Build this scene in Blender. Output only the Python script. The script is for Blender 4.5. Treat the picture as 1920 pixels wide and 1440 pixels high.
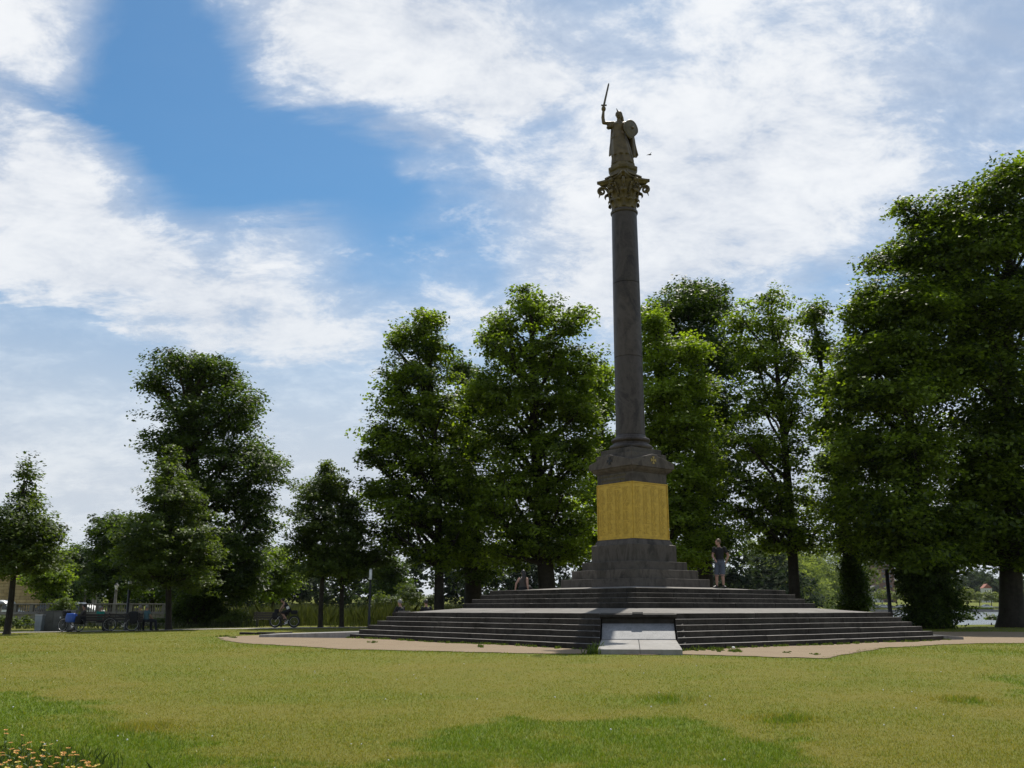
import bpy, bmesh, math, random
import numpy as np
from mathutils import Vector, Matrix, Quaternion
random.seed(7); RNG = np.random.default_rng(11)
R = math.radians
SC = bpy.context.scene
COL = SC.collection
for o in list(bpy.data.objects): bpy.data.objects.remove(o)

# ------------------------------------------------------------------ camera
F_PX, PITCH, EYE = 1799.0, 0.2297, 1.098          # focal length in pixels of a 1920 px wide frame
cam_data = bpy.data.cameras.new('camera'); cam = bpy.data.objects.new('camera', cam_data); COL.objects.link(cam)
cam_data.sensor_width = 36; cam_data.lens = F_PX / 1920 * 36; cam_data.clip_end = 6000; cam_data.clip_start = .1
cam.location = (0, 0, EYE); cam.rotation_euler = (math.pi/2 + PITCH, 0, 0)
SC.camera = cam

# ------------------------------------------------------------------ light
SUN_EL, SUN_AZ = R(58), R(14)                      # azimuth clockwise from the viewing direction
sd = Vector((math.sin(SUN_AZ)*math.cos(SUN_EL), math.cos(SUN_AZ)*math.cos(SUN_EL), math.sin(SUN_EL)))
sl = bpy.data.lights.new('sun', 'SUN'); sl.energy = 5.0; sl.angle = R(.53); sl.color = (1, .95, .86)
so = bpy.data.objects.new('sun', sl); COL.objects.link(so); so.rotation_euler = sd.to_track_quat('Z', 'Y').to_euler()

def build_sky():
    w = bpy.data.worlds.new('World'); SC.world = w; w.use_nodes = True
    nt = w.node_tree; N = nt.nodes; L = nt.links; N.clear()
    def node(t, **k):
        n = N.new(t)
        for a, b in k.items(): setattr(n, a, b)
        return n
    def val(x, sock):
        if hasattr(x, 'is_linked'): L.new(x, sock)
        else: sock.default_value = x
    def m(op, a, b=0.0, c=None, clamp=False):
        n = node('ShaderNodeMath', operation=op, use_clamp=clamp); val(a, n.inputs[0]); val(b, n.inputs[1])
        if c is not None: val(c, n.inputs[2])
        return n.outputs[0]
    def mix(f, a, b):
        n = node('ShaderNodeMix', data_type='RGBA'); val(f, n.inputs[0]); val(a, n.inputs[6]); val(b, n.inputs[7]); return n.outputs[2]
    def sstep(x, lo, hi):
        n = node('ShaderNodeMapRange', interpolation_type='SMOOTHSTEP'); val(x, n.inputs[0]); n.inputs[1].default_value = lo; n.inputs[2].default_value = hi
        n.inputs[3].default_value = 0; n.inputs[4].default_value = 1; return n.outputs[0]
    sky = node('ShaderNodeTexSky', sky_type='NISHITA', sun_disc=False, sun_elevation=SUN_EL, sun_rotation=SUN_AZ, air_density=1.0, dust_density=.6, ozone_density=2.2)
    tc = node('ShaderNodeTexCoord'); sep = node('ShaderNodeSeparateXYZ'); L.new(tc.outputs['Generated'], sep.inputs[0])
    x, y, z = sep.outputs
    az = m('ARCTAN2', x, y); el = m('ARCSINE', z)
    # cloud deck seen in perspective: direction projected on a plane overhead
    den = m('ADD', m('MAXIMUM', z, 0.0), .34)
    comb = node('ShaderNodeCombineXYZ'); L.new(m('DIVIDE', x, den), comb.inputs[0]); L.new(m('DIVIDE', y, den), comb.inputs[1])
    def fbm(scale, detail, rough, dist, rot=0, sx=1, sy=1, off=0):
        mp = node('ShaderNodeMapping'); L.new(comb.outputs[0], mp.inputs[0]); mp.inputs[2].default_value = (0, 0, rot); mp.inputs[3].default_value = (sx, sy, 1); mp.inputs[1].default_value = (off, off*.7, off*.3)
        n = node('ShaderNodeTexNoise'); n.inputs['Scale'].default_value = scale; n.inputs['Detail'].default_value = detail; n.inputs['Roughness'].default_value = rough; n.inputs['Distortion'].default_value = dist
        L.new(mp.outputs[0], n.inputs['Vector']); return n.outputs[0]
    big = fbm(2.2, 10, .62, .25, .5, 1, 1.25, 3.1)
    fine = fbm(8.0, 11, .68, .25, -.6, 1, 1.25, 7.7)
    wisp = fbm(4.0, 10, .64, .5, .8, .75, 1.8, 1.9)
    micro = fbm(19.0, 8, .66, .3, .4, 1, 1.5, 4.3)
    # openings and banks of the cloud cover, in azimuth and elevation
    def azel(px, py):
        v = (720-py)/F_PX; u = (px-960)/F_PX
        Y = math.cos(PITCH)-v*math.sin(PITCH); Z = math.sin(PITCH)+v*math.cos(PITCH)
        return math.atan2(u, Y), math.asin(Z/math.sqrt(u*u+Y*Y+Z*Z))
    wob = m('MULTIPLY', m('SUBTRACT', big, .5), .16)
    wob2 = m('MULTIPLY', m('SUBTRACT', wisp, .5), .16)
    azw = m('ADD', az, wob); elw = m('ADD', el, wob2)
    def blob(px, py, rx, ry, rot, amp):
        a0, e0 = azel(px, py); rx /= F_PX; ry /= F_PX; c, s = math.cos(R(rot)), math.sin(R(rot))
        da = m('SUBTRACT', azw, a0); de = m('SUBTRACT', elw, e0)
        p = m('MULTIPLY_ADD', da, c/rx, m('MULTIPLY', de, s/rx)); q = m('MULTIPLY_ADD', da, -s/ry, m('MULTIPLY', de, c/ry))
        d = m('MULTIPLY_ADD', p, p, m('MULTIPLY', q, q))
        return m('MULTIPLY', m('EXPONENT', m('MULTIPLY', d, -1.0)), amp)
    holes = [(330, 90, 120, 250, 12, 1.0), (330, 250, 260, 75, -12, .58), (520, 330, 170, 85, -25, .48), (660, 330, 130, 90, -30, .36), (770, 400, 105, 150, 0, .32), (700, 520, 170, 60, 10, .24),
             (110, 628, 260, 26, -10, .5), (900, 470, 60, 140, 0, .3), (990, 215, 130, 70, -15, .26), (560, 590, 80, 60, 0, .0), (1230, 60, 200, 130, 0, .10), (95, 190, 150, 25, -20, .4)]
    banks = [(60, 60, 110, 130, 0, .45), (80, 330, 180, 105, -15, .55), (760, 70, 300, 120, -6, .85), (930, 180, 150, 50, 15, .5), (330, 520, 340, 90, -8, .5), (560, 430, 90, 45, 10, .35), (750, 335, 60, 25, 10, .4), (1200, 430, 360, 170, 20, .45), (1500, 300, 480, 300, 0, .42), (250, 560, 520, 130, 0, .25)]
    cov = .12
    for h in banks: cov = m('ADD', cov, blob(*h))
    for h in holes: cov = m('SUBTRACT', cov, blob(*h))
    n1 = m('ADD', m('MULTIPLY', m('SUBTRACT', big, .5), 1.5), m('MULTIPLY', m('SUBTRACT', fine, .5), 1.5))
    n1 = m('ADD', n1, m('MULTIPLY', m('SUBTRACT', wisp, .5), .5))
    n1 = m('ADD', n1, m('MULTIPLY', m('SUBTRACT', micro, .5), .4))
    dens = m('ADD', cov, n1)
    cloud = sstep(dens, -.26, .72)
    veil = sstep(m('ADD', cov, m('MULTIPLY', m('SUBTRACT', wisp, .5), 1.3)), -.55, .70)
    low = sstep(el, R(25), R(6))                                      # more air to look through near the horizon
    amount = m('MAXIMUM', m('MULTIPLY', cloud, .92), m('MULTIPLY_ADD', veil, .68, .02))
    amount = m('MAXIMUM', amount, m('MULTIPLY', low, .94), clamp=True)
    bright = sstep(m('ADD', m('ADD', m('MULTIPLY', m('SUBTRACT', fine, .5), 2.0), m('ADD', m('MULTIPLY', m('SUBTRACT', big, .5), 1.4), m('MULTIPLY', m('SUBTRACT', micro, .5), .6))), m('MULTIPLY', cloud, .5)), -.35, .95)
    ccol = mix(bright, (5.3, 5.9, 7.0, 1), (9.7, 9.8, 9.9, 1))
    ccol = mix(m('MULTIPLY', low, .6), ccol, (6.8, 7.2, 7.8, 1))
    hs = node('ShaderNodeHueSaturation'); hs.inputs['Saturation'].default_value = 1.24; hs.inputs['Value'].default_value = 1.0; L.new(sky.outputs[0], hs.inputs['Color'])
    tn = node('ShaderNodeMix', data_type='RGBA', blend_type='MULTIPLY'); tn.inputs[0].default_value = 1; L.new(hs.outputs[0], tn.inputs[6]); tn.inputs[7].default_value = (.80, 1.06, 1.06, 1)
    col = mix(amount, tn.outputs[2], ccol)
    below = m('LESS_THAN', z, -.02)
    col = mix(below, col, (1.2, 1.3, 1.0, 1))
    bg = node('ShaderNodeBackground'); L.new(col, bg.inputs[0]); bg.inputs[1].default_value = .1
    out = node('ShaderNodeOutputWorld'); L.new(bg.outputs[0], out.inputs[0])
build_sky()
SC.view_settings.view_transform = 'Standard'; SC.view_settings.look = 'None'; SC.view_settings.exposure = 0; SC.view_settings.gamma = 1
SC.view_settings.use_curve_mapping = False
SC.render.engine = 'CYCLES'
SC.cycles.use_denoising = True
SC.cycles.max_bounces = 8; SC.cycles.transparent_max_bounces = 8; SC.cycles.diffuse_bounces = 3; SC.cycles.transmission_bounces = 4; SC.cycles.glossy_bounces = 2; SC.cycles.volume_bounces = 0
SC.cycles.sample_clamp_indirect = 6

# ------------------------------------------------------------------ measuring helpers
def unproj(px, py, d):
    """Point at depth d (metres along +y) on the ray through a photograph pixel."""
    v = (720-py)/F_PX; Y = math.cos(PITCH)-v*math.sin(PITCH); Z = math.sin(PITCH)+v*math.cos(PITCH)
    return Vector(((px-960)/F_PX*d/Y, d, EYE+Z/Y*d))
def sst(t): t = np.clip(t, 0, 1); return t*t*(3-2*t)
def shore_near(x): return 82 - 20*sst((x-16)/10)
def shore_far(x): return 215 + 290*sst((x-40)/150)
def gz(x, y):
    x = np.asarray(x, float); y = np.asarray(y, float)
    z = -.44 + .44*sst((y-5)/21)
    z = z + .10*sst((x-14)/14)*sst((y-40)/12)
    z = z - .12*sst((-x-12)/14)*sst((y-34)/10)
    ns, fs = shore_near(x), shore_far(x)
    dip = sst((y-ns)/4)*(1-sst((y-fs)/5))
    dip = dip*(1-sst((-x-15.0)/1.5))
    z = z - 1.9*dip
    z = z + 4.2*sst((y-fs-2)/48)
    z = z + 26*sst((y-fs-130)/420)*sst((x+60)/380)
    return z
def G(px, py):
    """Ground point under a photograph pixel."""
    v = (720-py)/F_PX; Y = math.cos(PITCH)-v*math.sin(PITCH); Z = math.sin(PITCH)+v*math.cos(PITCH)
    d = 20.
    for _ in range(60):
        zz = float(gz((px-960)/F_PX*d/Y, d)); d = .5*d + .5*min(400, (zz-EYE)/(Z/Y)) if Z < 0 else 60
    return Vector(((px-960)/F_PX*d/Y, d, float(gz((px-960)/F_PX*d/Y, d))))
def vnoise(x, y, s, seed=0):
    r = np.random.default_rng(seed).random((257, 257)); r[256] = r[0]; r[:, 256] = r[:, 0]; u, v = np.asarray(x)/s % 256, np.asarray(y)/s % 256
    i, j = np.floor(u).astype(int), np.floor(v).astype(int); fu, fv = u-i, v-j; fu = fu*fu*(3-2*fu); fv = fv*fv*(3-2*fv)
    return (r[i, j]*(1-fu)+r[i+1, j]*fu)*(1-fv)+(r[i, j+1]*(1-fu)+r[i+1, j+1]*fu)*fv

# ------------------------------------------------------------------ object helpers
def tag(o, label=None, cat=None, group=None, kind=None):
    if label: o['label'] = label
    if cat: o['category'] = cat
    if group: o['group'] = group
    if kind: o['kind'] = kind
    return o
def root(name, label, cat, loc=(0, 0, 0), rz=0, group=None):
    o = bpy.data.objects.new(name, None); COL.objects.link(o); o.location = loc; o.rotation_euler = (0, 0, rz); o.empty_display_size = .2
    return tag(o, label, cat, group, 'thing')
def link(name, me, mat=None, parent=None, smooth=False):
    o = bpy.data.objects.new(name, me); COL.objects.link(o); o.parent = parent
    if mat is not None:
        for k in (mat if isinstance(mat, (list, tuple)) else [mat]): me.materials.append(k)
    if smooth: me.polygons.foreach_set('use_smooth', [True]*len(me.polygons))
    return o
def again(name, me, parent=None, loc=(0, 0, 0), rot=(0, 0, 0), scale=None):
    o = bpy.data.objects.new(name, me); COL.objects.link(o); o.parent = parent; o.location = loc; o.rotation_euler = rot
    if scale: o.scale = scale
    return o
def copy_tree(o, parent=None):
    c = o.copy(); COL.objects.link(c); c.parent = parent
    for ch in list(o.children): copy_tree(ch, c)
    return c
def np_mesh(name, V, Fa, attr=None):
    """V (n,3), Fa (m,k) all faces alike; attr: dict name -> per-face float array."""
    V = np.asarray(V, np.float32); Fa = np.asarray(Fa, np.int32); k = Fa.shape[1]; me = bpy.data.meshes.new(name)
    me.vertices.add(len(V)); me.vertices.foreach_set('co', V.ravel())
    me.loops.add(Fa.size); me.loops.foreach_set('vertex_index', Fa.ravel())
    me.polygons.add(len(Fa)); me.polygons.foreach_set('loop_start', np.arange(0, Fa.size, k, dtype=np.int32)); me.polygons.foreach_set('loop_total', np.full(len(Fa), k, np.int32))
    me.update(calc_edges=True)
    for n, a in (attr or {}).items():
        at = me.attributes.new(n, 'FLOAT', 'FACE'); at.data.foreach_set('value', np.asarray(a, np.float32))
    return me
class MB:
    """Collects closed shapes into one mesh."""
    def __init__(s): s.v = []; s.f = []; s.mi = []; s.m = 0
    def add(s, V, Fs):
        b = len(s.v); s.v += [tuple(p) for p in V]; s.f += [[i+b for i in f] for f in Fs]; s.mi += [s.m]*len(Fs)
    def box(s, c, d, M=None):
        x, y, z = c; a, b, e = d[0]/2, d[1]/2, d[2]/2
        V = [Vector((x+i*a, y+j*b, z+k*e)) for k in (-1, 1) for j in (-1, 1) for i in (-1, 1)]
        if M is not None: V = [M @ v for v in V]
        s.add(V, [(0, 2, 3, 1), (4, 5, 7, 6), (0, 1, 5, 4), (2, 6, 7, 3), (0, 4, 6, 2), (1, 3, 7, 5)])
    def bar(s, p, q, w, h=None, up=(0, 0, 1)):
        p, q = Vector(p), Vector(q); d = (q-p); u = Vector(up); sx = d.cross(u)
        if sx.length < 1e-6: sx = d.cross(Vector((1, 0, 0)))
        sx.normalize(); uz = sx.cross(d).normalized(); h = h or w
        V = [o + sx*(w/2*i) + uz*(h/2*j) for o in (p, q) for (i, j) in ((-1, -1), (1, -1), (1, 1), (-1, 1))]
        s.add(V, [(3, 2, 1, 0), (4, 5, 6, 7), (0, 1, 5, 4), (1, 2, 6, 5), (2, 3, 7, 6), (3, 0, 4, 7)])
    def tube(s, pts, rad, seg=8, cap=True, round_ends=False):
        pts = [Vector(p) for p in pts]; rad = list(rad) if hasattr(rad, '__len__') else [rad]*len(pts)
        if round_ends:
            a, b = (pts[0]-pts[1]).normalized(), (pts[-1]-pts[-2]).normalized(); r0, r1 = rad[0], rad[-1]
            pts = [pts[0]+a*r0, pts[0]+a*r0*.75] + pts + [pts[-1]+b*r1*.75, pts[-1]+b*r1]; rad = [r0*.12, r0*.66] + rad + [r1*.66, r1*.12]
        n = len(pts); t0 = (pts[1]-pts[0]).normalized(); ref = Vector((0, 0, 1)) if abs(t0.z) < .9 else Vector((1, 0, 0)); u = t0.cross(ref).normalized(); V = []
        for i in range(n):
            t = (pts[min(i+1, n-1)]-pts[max(i-1, 0)]).normalized(); u = (u - t*u.dot(t)).normalized(); w = t.cross(u)
            for k in range(seg):
                a = 2*math.pi*k/seg; V.append(pts[i] + (u*math.cos(a)+w*math.sin(a))*rad[i])
        Fs = [(i*seg+k, i*seg+(k+1) % seg, (i+1)*seg+(k+1) % seg, (i+1)*seg+k) for i in range(n-1) for k in range(seg)]
        if cap: Fs += [tuple(reversed(range(seg))), tuple(range((n-1)*seg, n*seg))]
        s.add(V, Fs)
    def lathe(s, prof, seg=32, c=(0, 0, 0), M=None):
        V = []; n = len(prof)
        for (r, z) in prof:
            for k in range(seg):
                a = 2*math.pi*k/seg; p = Vector((c[0]+r*math.cos(a), c[1]+r*math.sin(a), c[2]+z)); V.append(M @ p if M is not None else p)
        Fs = [(i*seg+k, i*seg+(k+1) % seg, (i+1)*seg+(k+1) % seg, (i+1)*seg+k) for i in range(n-1) for k in range(seg)]
        Fs += [tuple(reversed(range(seg))), tuple(range((n-1)*seg, n*seg))]; s.add(V, Fs)
    def loft(s, rings, cap=True):
        k = len(rings[0]); V = [p for r in rings for p in r]; n = len(rings)
        Fs = [(i*k+j, i*k+(j+1) % k, (i+1)*k+(j+1) % k, (i+1)*k+j) for i in range(n-1) for j in range(k)]
        if cap: Fs += [tuple(reversed(range(k))), tuple(range((n-1)*k, n*k))]
        s.add(V, Fs)
    def ell(s, c, r, seg=14, rings=9, M=None):
        c = Vector(c); V = []
        for i in range(rings+1):
            th = math.pi*(.04+.92*i/rings)
            for k in range(seg):
                a = 2*math.pi*k/seg; p = Vector((r[0]*math.sin(th)*math.cos(a), r[1]*math.sin(th)*math.sin(a), -r[2]*math.cos(th)))
                V.append(c + (M @ p if M is not None else p))
        Fs = [(i*seg+k, i*seg+(k+1) % seg, (i+1)*seg+(k+1) % seg, (i+1)*seg+k) for i in range(rings) for k in range(seg)]
        Fs += [tuple(reversed(range(seg))), tuple(range(rings*seg, (rings+1)*seg))]; s.add(V, Fs)
    def prism(s, poly, axis, a, b):
        """poly: 2D outline (counter-clockwise), extruded along axis 'x','y' or 'z' from a to b."""
        def P(p, t): return {'x': (t, p[0], p[1]), 'y': (p[0], t, p[1]), 'z': (p[0], p[1], t)}[axis]
        n = len(poly); V = [P(p, a) for p in poly]+[P(p, b) for p in poly]
        Fs = [tuple(reversed(range(n))), tuple(range(n, 2*n))]+[(i, (i+1) % n, n+(i+1) % n, n+i) for i in range(n)]; s.add(V, Fs)
    def sq(s, half_z):
        """stack of squares (half width, z) lofted"""
        s.loft([[Vector((h*i, h*j, z)) for (i, j) in ((-1, -1), (1, -1), (1, 1), (-1, 1))] for (h, z) in half_z])
    def mesh(s, name, bevel=0, bseg=1):
        me = bpy.data.meshes.new(name); me.from_pydata(s.v, [], s.f)
        if any(s.mi): me.polygons.foreach_set('material_index', s.mi)
        bm = bmesh.new(); bm.from_mesh(me); bmesh.ops.recalc_face_normals(bm, faces=bm.faces)
        if bevel: bmesh.ops.bevel(bm, geom=list(bm.edges), offset=bevel, segments=bseg, affect='EDGES', profile=.5, clamp_overlap=True)
        bm.to_mesh(me); bm.free(); me.update(); return me
    def build(s, name, mat, parent=None, smooth=False, bevel=0, bseg=1): return link(name, s.mesh(name, bevel, bseg), mat, parent, smooth)
def autosmooth(o, ang=40):
    me = o.data; me.polygons.foreach_set('use_smooth', [True]*len(me.polygons))
    try: me.set_sharp_from_angle(angle=R(ang))
    except Exception: pass
    return o

# ------------------------------------------------------------------ materials
def newmat(name):
    m = bpy.data.materials.new(name); m.use_nodes = True; nt = m.node_tree; b = nt.nodes['Principled BSDF']; return m, nt, b
def nd(nt, t, **k):
    n = nt.nodes.new(t)
    for a, b in k.items(): setattr(n, a, b)
    return n
def noise(nt, vec, scale, detail=5, rough=.6, dist=0):
    n = nd(nt, 'ShaderNodeTexNoise'); n.inputs['Scale'].default_value = scale; n.inputs['Detail'].default_value = detail; n.inputs['Roughness'].default_value = rough; n.inputs['Distortion'].default_value = dist
    if vec is not None: nt.links.new(vec, n.inputs['Vector'])
    return n.outputs[0]
def ramp(nt, fac, stops):
    r = nd(nt, 'ShaderNodeValToRGB'); e = r.color_ramp.elements
    e[0].position, e[0].color = stops[0][0], (*stops[0][1], 1); e[1].position, e[1].color = stops[-1][0], (*stops[-1][1], 1)
    for p, c in stops[1:-1]: q = e.new(p); q.color = (*c, 1)
    nt.links.new(fac, r.inputs[0]); return r.outputs[0]
def mixc(nt, f, a, b, mode='MIX'):
    n = nd(nt, 'ShaderNodeMix', data_type='RGBA', blend_type=mode)
    for x, s in ((f, n.inputs[0]), (a, n.inputs[6]), (b, n.inputs[7])):
        if hasattr(x, 'is_linked'): nt.links.new(x, s)
        else: s.default_value = x if not isinstance(x, tuple) or len(x) == 4 else (*x, 1)
    return n.outputs[2]
def coords(nt, kind='Object', scale=None):
    t = nd(nt, 'ShaderNodeTexCoord').outputs[kind]
    if kind == 'World': pass
    if scale:
        mp = nd(nt, 'ShaderNodeMapping'); mp.inputs[3].default_value = scale; nt.links.new(t, mp.inputs[0]); t = mp.outputs[0]
    return t
def bump(nt, b, h, strength=.3, dist=.02):
    n = nd(nt, 'ShaderNodeBump'); n.inputs['Strength'].default_value = strength; n.inputs['Distance'].default_value = dist; nt.links.new(h, n.inputs['Height']); nt.links.new(n.outputs[0], b.inputs['Normal'])
def plain(name, col, rough=.6, metal=0, var=.25, scale=6, spec=.5):
    m, nt, b = newmat(name); c = coords(nt); n = noise(nt, c, scale)
    lo = tuple(x*(1-var) for x in col); hi = tuple(min(1, x*(1+var)) for x in col)
    nt.links.new(ramp(nt, n, [(.3, lo), (.7, hi)]), b.inputs['Base Color']); b.inputs['Roughness'].default_value = rough; b.inputs['Metallic'].default_value = metal; b.inputs['Specular IOR Level'].default_value = spec
    return m
def stone(name, lo, hi, rough=.75, speck=90, stain=(.5, .48, .45), moss=None, vein=None, spec=.3):
    m, nt, b = newmat(name)
    g = nd(nt, 'ShaderNodeNewGeometry').outputs['Position']
    big = noise(nt, g, .7, 6, .62, .4); mid = noise(nt, g, 5, 6, .65); sp = noise(nt, g, speck, 2, .5)
    mp = nd(nt, 'ShaderNodeMapping'); mp.inputs[3].default_value = (3.2, 3.2, .28); nt.links.new(g, mp.inputs[0]); st = noise(nt, mp.outputs[0], 1.6, 5, .6)
    c = ramp(nt, mid, [(.28, lo), (.72, hi)])
    c = mixc(nt, ramp(nt, sp, [(.35, (.0, .0, .0)), (.7, (.35, .35, .35))]), c, tuple(min(1, x*1.6) for x in hi))
    c = mixc(nt, ramp(nt, big, [(.42, (0, 0, 0)), (.68, (.8, .8, .8))]), c, mixc(nt, 1.0, c, stain, 'MULTIPLY'))
    c = mixc(nt, ramp(nt, st, [(.50, (0, 0, 0)), (.72, (.7, .7, .7))]), c, mixc(nt, 1.0, c, stain, 'MULTIPLY'))
    if moss: c = mixc(nt, ramp(nt, noise(nt, g, 2.3, 6, .7), [(.55, (0, 0, 0)), (.75, (.6, .6, .6))]), c, moss)
    if vein:
        mv = nd(nt, 'ShaderNodeMapping'); mv.inputs[2].default_value = (.5, .6, .2); mv.inputs[3].default_value = (1, 1, .55); nt.links.new(g, mv.inputs[0])
        v1 = noise(nt, mv.outputs[0], .8, 7, .62, 2.2); c = mixc(nt, ramp(nt, v1, [(.38, (0, 0, 0)), (.48, (.75, .75, .75)), (.56, (0, 0, 0))]), c, vein)
        c = mixc(nt, ramp(nt, v1, [(.60, (0, 0, 0)), (.66, (.7, .7, .7)), (.72, (0, 0, 0))]), c, tuple(x*.45 for x in lo))
    rnd = nd(nt, 'ShaderNodeObjectInfo').outputs['Random']
    c = mixc(nt, 1.0, c, ramp(nt, rnd, [(0, (.84, .84, .85)), (1, (1.08, 1.06, 1.04))]), 'MULTIPLY')
    nt.links.new(c, b.inputs['Base Color']); b.inputs['Roughness'].default_value = rough; b.inputs['Specular IOR Level'].default_value = spec
    bump(nt, b, mid, .35, .02); return m
def leafmat(name, dark, light, trans, tmix=.42, rough=.5, spec=.3):
    m, nt, b = newmat(name); at = nd(nt, 'ShaderNodeAttribute', attribute_name='tint').outputs['Fac']
    c = ramp(nt, at, [(0, dark), (1, light)]); nt.links.new(c, b.inputs['Base Color']); b.inputs['Roughness'].default_value = rough; b.inputs['Specular IOR Level'].default_value = spec
    t = nd(nt, 'ShaderNodeBsdfTranslucent'); nt.links.new(mixc(nt, 1.0, c, trans, 'MULTIPLY'), t.inputs[0])
    mx = nd(nt, 'ShaderNodeMixShader'); mx.inputs[0].default_value = tmix; nt.links.new(b.outputs[0], mx.inputs[1]); nt.links.new(t.outputs[0], mx.inputs[2])
    nt.links.new(mx.outputs[0], nt.nodes['Material Output'].inputs[0]); return m
M = {}
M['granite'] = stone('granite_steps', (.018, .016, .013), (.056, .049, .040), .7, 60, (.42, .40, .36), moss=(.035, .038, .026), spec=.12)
M['tread'] = stone('sunlit_granite_treads', (.16, .148, .132), (.28, .26, .235), .7, 60, (.6, .58, .55))  # paler copy of the step granite, sunlight on the tops painted into its colour
M['paving'] = stone('granite_paving', (.12, .110, .097), (.215, .198, .176), .7, 60, (.6, .58, .55))
M['pale_slab'] = stone('pale_granite_slab', (.19, .183, .170), (.31, .297, .277), .7, 120, (.72, .70, .66))
M['speck_slab'] = stone('speckled_granite_slab', (.145, .149, .153), (.255, .256, .257), .65, 28, (.8, .8, .8))
M['ped'] = stone('pedestal_stone', (.042, .034, .026), (.100, .083, .064), .62, 70, (.5, .46, .42), vein=(.12, .10, .08))
M['shaft'] = stone('shaft_stone', (.034, .027, .021), (.076, .060, .047), .42, 40, (.45, .42, .40), vein=(.086, .070, .058))
M['bronze'] = plain('gilded_bronze_panel', (.50, .318, .040), .42, .5, .18, 7)
M['bronze_dark'] = plain('bronze_lettering', (.41, .258, .032), .5, .5, .2, 20)
M['cap'] = plain('weathered_gilt_bronze', (.115, .085, .032), .5, .35, .45, 5)
M['statue'] = plain('weathered_bronze', (.112, .080, .034), .5, .35, .4, 4)
M['blade'] = plain('dark_bronze_blade', (.10, .085, .06), .45, .5, .2, 9)
M['iron'] = plain('black_iron', (.02, .02, .021), .5, .3, .3, 12)
M['dull_gilt'] = plain('faded_gilt_letters', (.15, .12, .05), .5, .4, .2, 20)
M['gilt'] = plain('gilt_emblem', (.30, .22, .06), .4, .5, .15, 20)
M['black'] = plain('black_paint', (.012, .012, .013), .45, 0, .2, 9)
M['rubber'] = plain('tyre_rubber', (.018, .018, .018), .8, 0, .3, 30)
M['steel'] = plain('brushed_steel', (.45, .45, .46), .35, .9, .12, 8)
M['silver'] = plain('silver_paint', (.52, .52, .52), .4, .3, .08, 8)
M['wood'] = plain('dark_bench_wood', (.035, .028, .022), .65, 0, .4, 14)
M['grey_box'] = plain('weathered_cabinet_grey', (.105, .105, .092), .7, 0, .35, 3)
M['grey_box_side'] = plain('cabinet_side_grey', (.24, .24, .225), .65, 0, .2, 3)
M['metal_bin'] = plain('galvanised_bin', (.30, .33, .36), .45, .3, .12, 3)
M['white'] = plain('white_enamel', (.75, .75, .73), .4, 0, .06, 5)
M['lampglass'] = plain('opal_lamp_glass', (.72, .72, .70), .3, 0, .04, 4)
M['glass'] = plain('dark_window_glass', (.02, .028, .032), .08, 0, .1, 4, .8)
M['dark_car'] = plain('dark_car_paint', (.014, .015, .018), .25, .2, .1, 4)
M['blue_car'] = plain('grey_blue_car_paint', (.12, .14, .17), .28, .3, .1, 4)
M['concrete'] = stone('quay_concrete', (.15, .142, .125), (.27, .26, .23), .8, 50, (.42, .41, .37), moss=(.07, .075, .04))
M['balustrade'] = stone('balustrade_sandstone', (.125, .118, .105), (.215, .205, .185), .8, 60, (.5, .48, .45))
M['ochre'] = stone('ochre_sandstone', (.34, .25, .125), (.50, .38, .20), .8, 50, (.7, .66, .58))
M['greywall'] = stone('grey_block_wall', (.10, .10, .10), (.16, .16, .155), .8, 50)
M['brick'] = plain('dull_brick', (.19, .11, .085), .8, 0, .2, .5)
M['render_white'] = plain('white_render', (.62, .60, .56), .8, 0, .08, .5)
M['roof'] = plain('red_roof_tile', (.30, .11, .07), .75, 0, .25, .6)
M['roofgrey'] = plain('grey_roof', (.13, .125, .12), .75, 0, .25, .6)
M['bark'] = stone('tree_bark', (.016, .013, .010), (.050, .042, .032), .9, 30, (.5, .5, .45), moss=(.045, .055, .02))
M['leaf_lime'] = leafmat('lime_leaves', (.015, .032, .004), (.255, .345, .036), (1.55, 1.6, .5), .54)
M['leaf_dark'] = leafmat('dark_leaves', (.013, .027, .006), (.095, .145, .020), (1.7, 1.75, .6), .47)
M['leaf_young'] = leafmat('young_tree_leaves', (.018, .034, .008), (.120, .170, .026), (1.7, 1.7, .7), .48)
M['leaf_bright'] = leafmat('bright_spring_leaves', (.085, .13, .012), (.19, .24, .022), (1.9, 1.7, .6), .42)
M['leaf_far'] = leafmat('far_wood_leaves', (.070, .105, .028), (.24, .29, .075), (1.3, 1.3, .7), .45, .8, .08)
M['leaf_far_dark'] = leafmat('dark_far_wood_leaves', (.014, .026, .012), (.045, .068, .022), (1.3, 1.3, .8), .35, .8, .08)
M['reed'] = leafmat('reed_blades', (.020, .036, .008), (.095, .112, .034), (1.6, 1.5, .8), .35)
M['weed'] = leafmat('weed_leaves', (.030, .055, .009), (.11, .155, .028), (1.7, 1.6, .7), .4)
M['skin'] = plain('skin', (.38, .22, .16), .55, 0, .08, 10)
M['skin2'] = plain('tanned_skin', (.36, .20, .14), .55, 0, .08, 10)
M['hair'] = plain('dark_hair', (.018, .013, .010), .5, 0, .3, 40)
M['hair_b'] = plain('fair_brown_hair', (.11, .07, .035), .55, 0, .3, 40)
M['hair_g'] = plain('grey_hair', (.22, .21, .20), .55, 0, .3, 40)
M['cl_black'] = plain('black_cotton', (.010, .010, .011), .85, 0, .3, 12)
M['cl_greyblue'] = plain('grey_blue_cotton', (.075, .088, .115), .85, 0, .15, 12)
M['cl_green'] = plain('green_cotton', (.010, .19, .14), .85, 0, .15, 12)
M['cl_teal'] = plain('dusty_teal_cotton', (.07, .14, .16), .85, 0, .15, 12)
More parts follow.
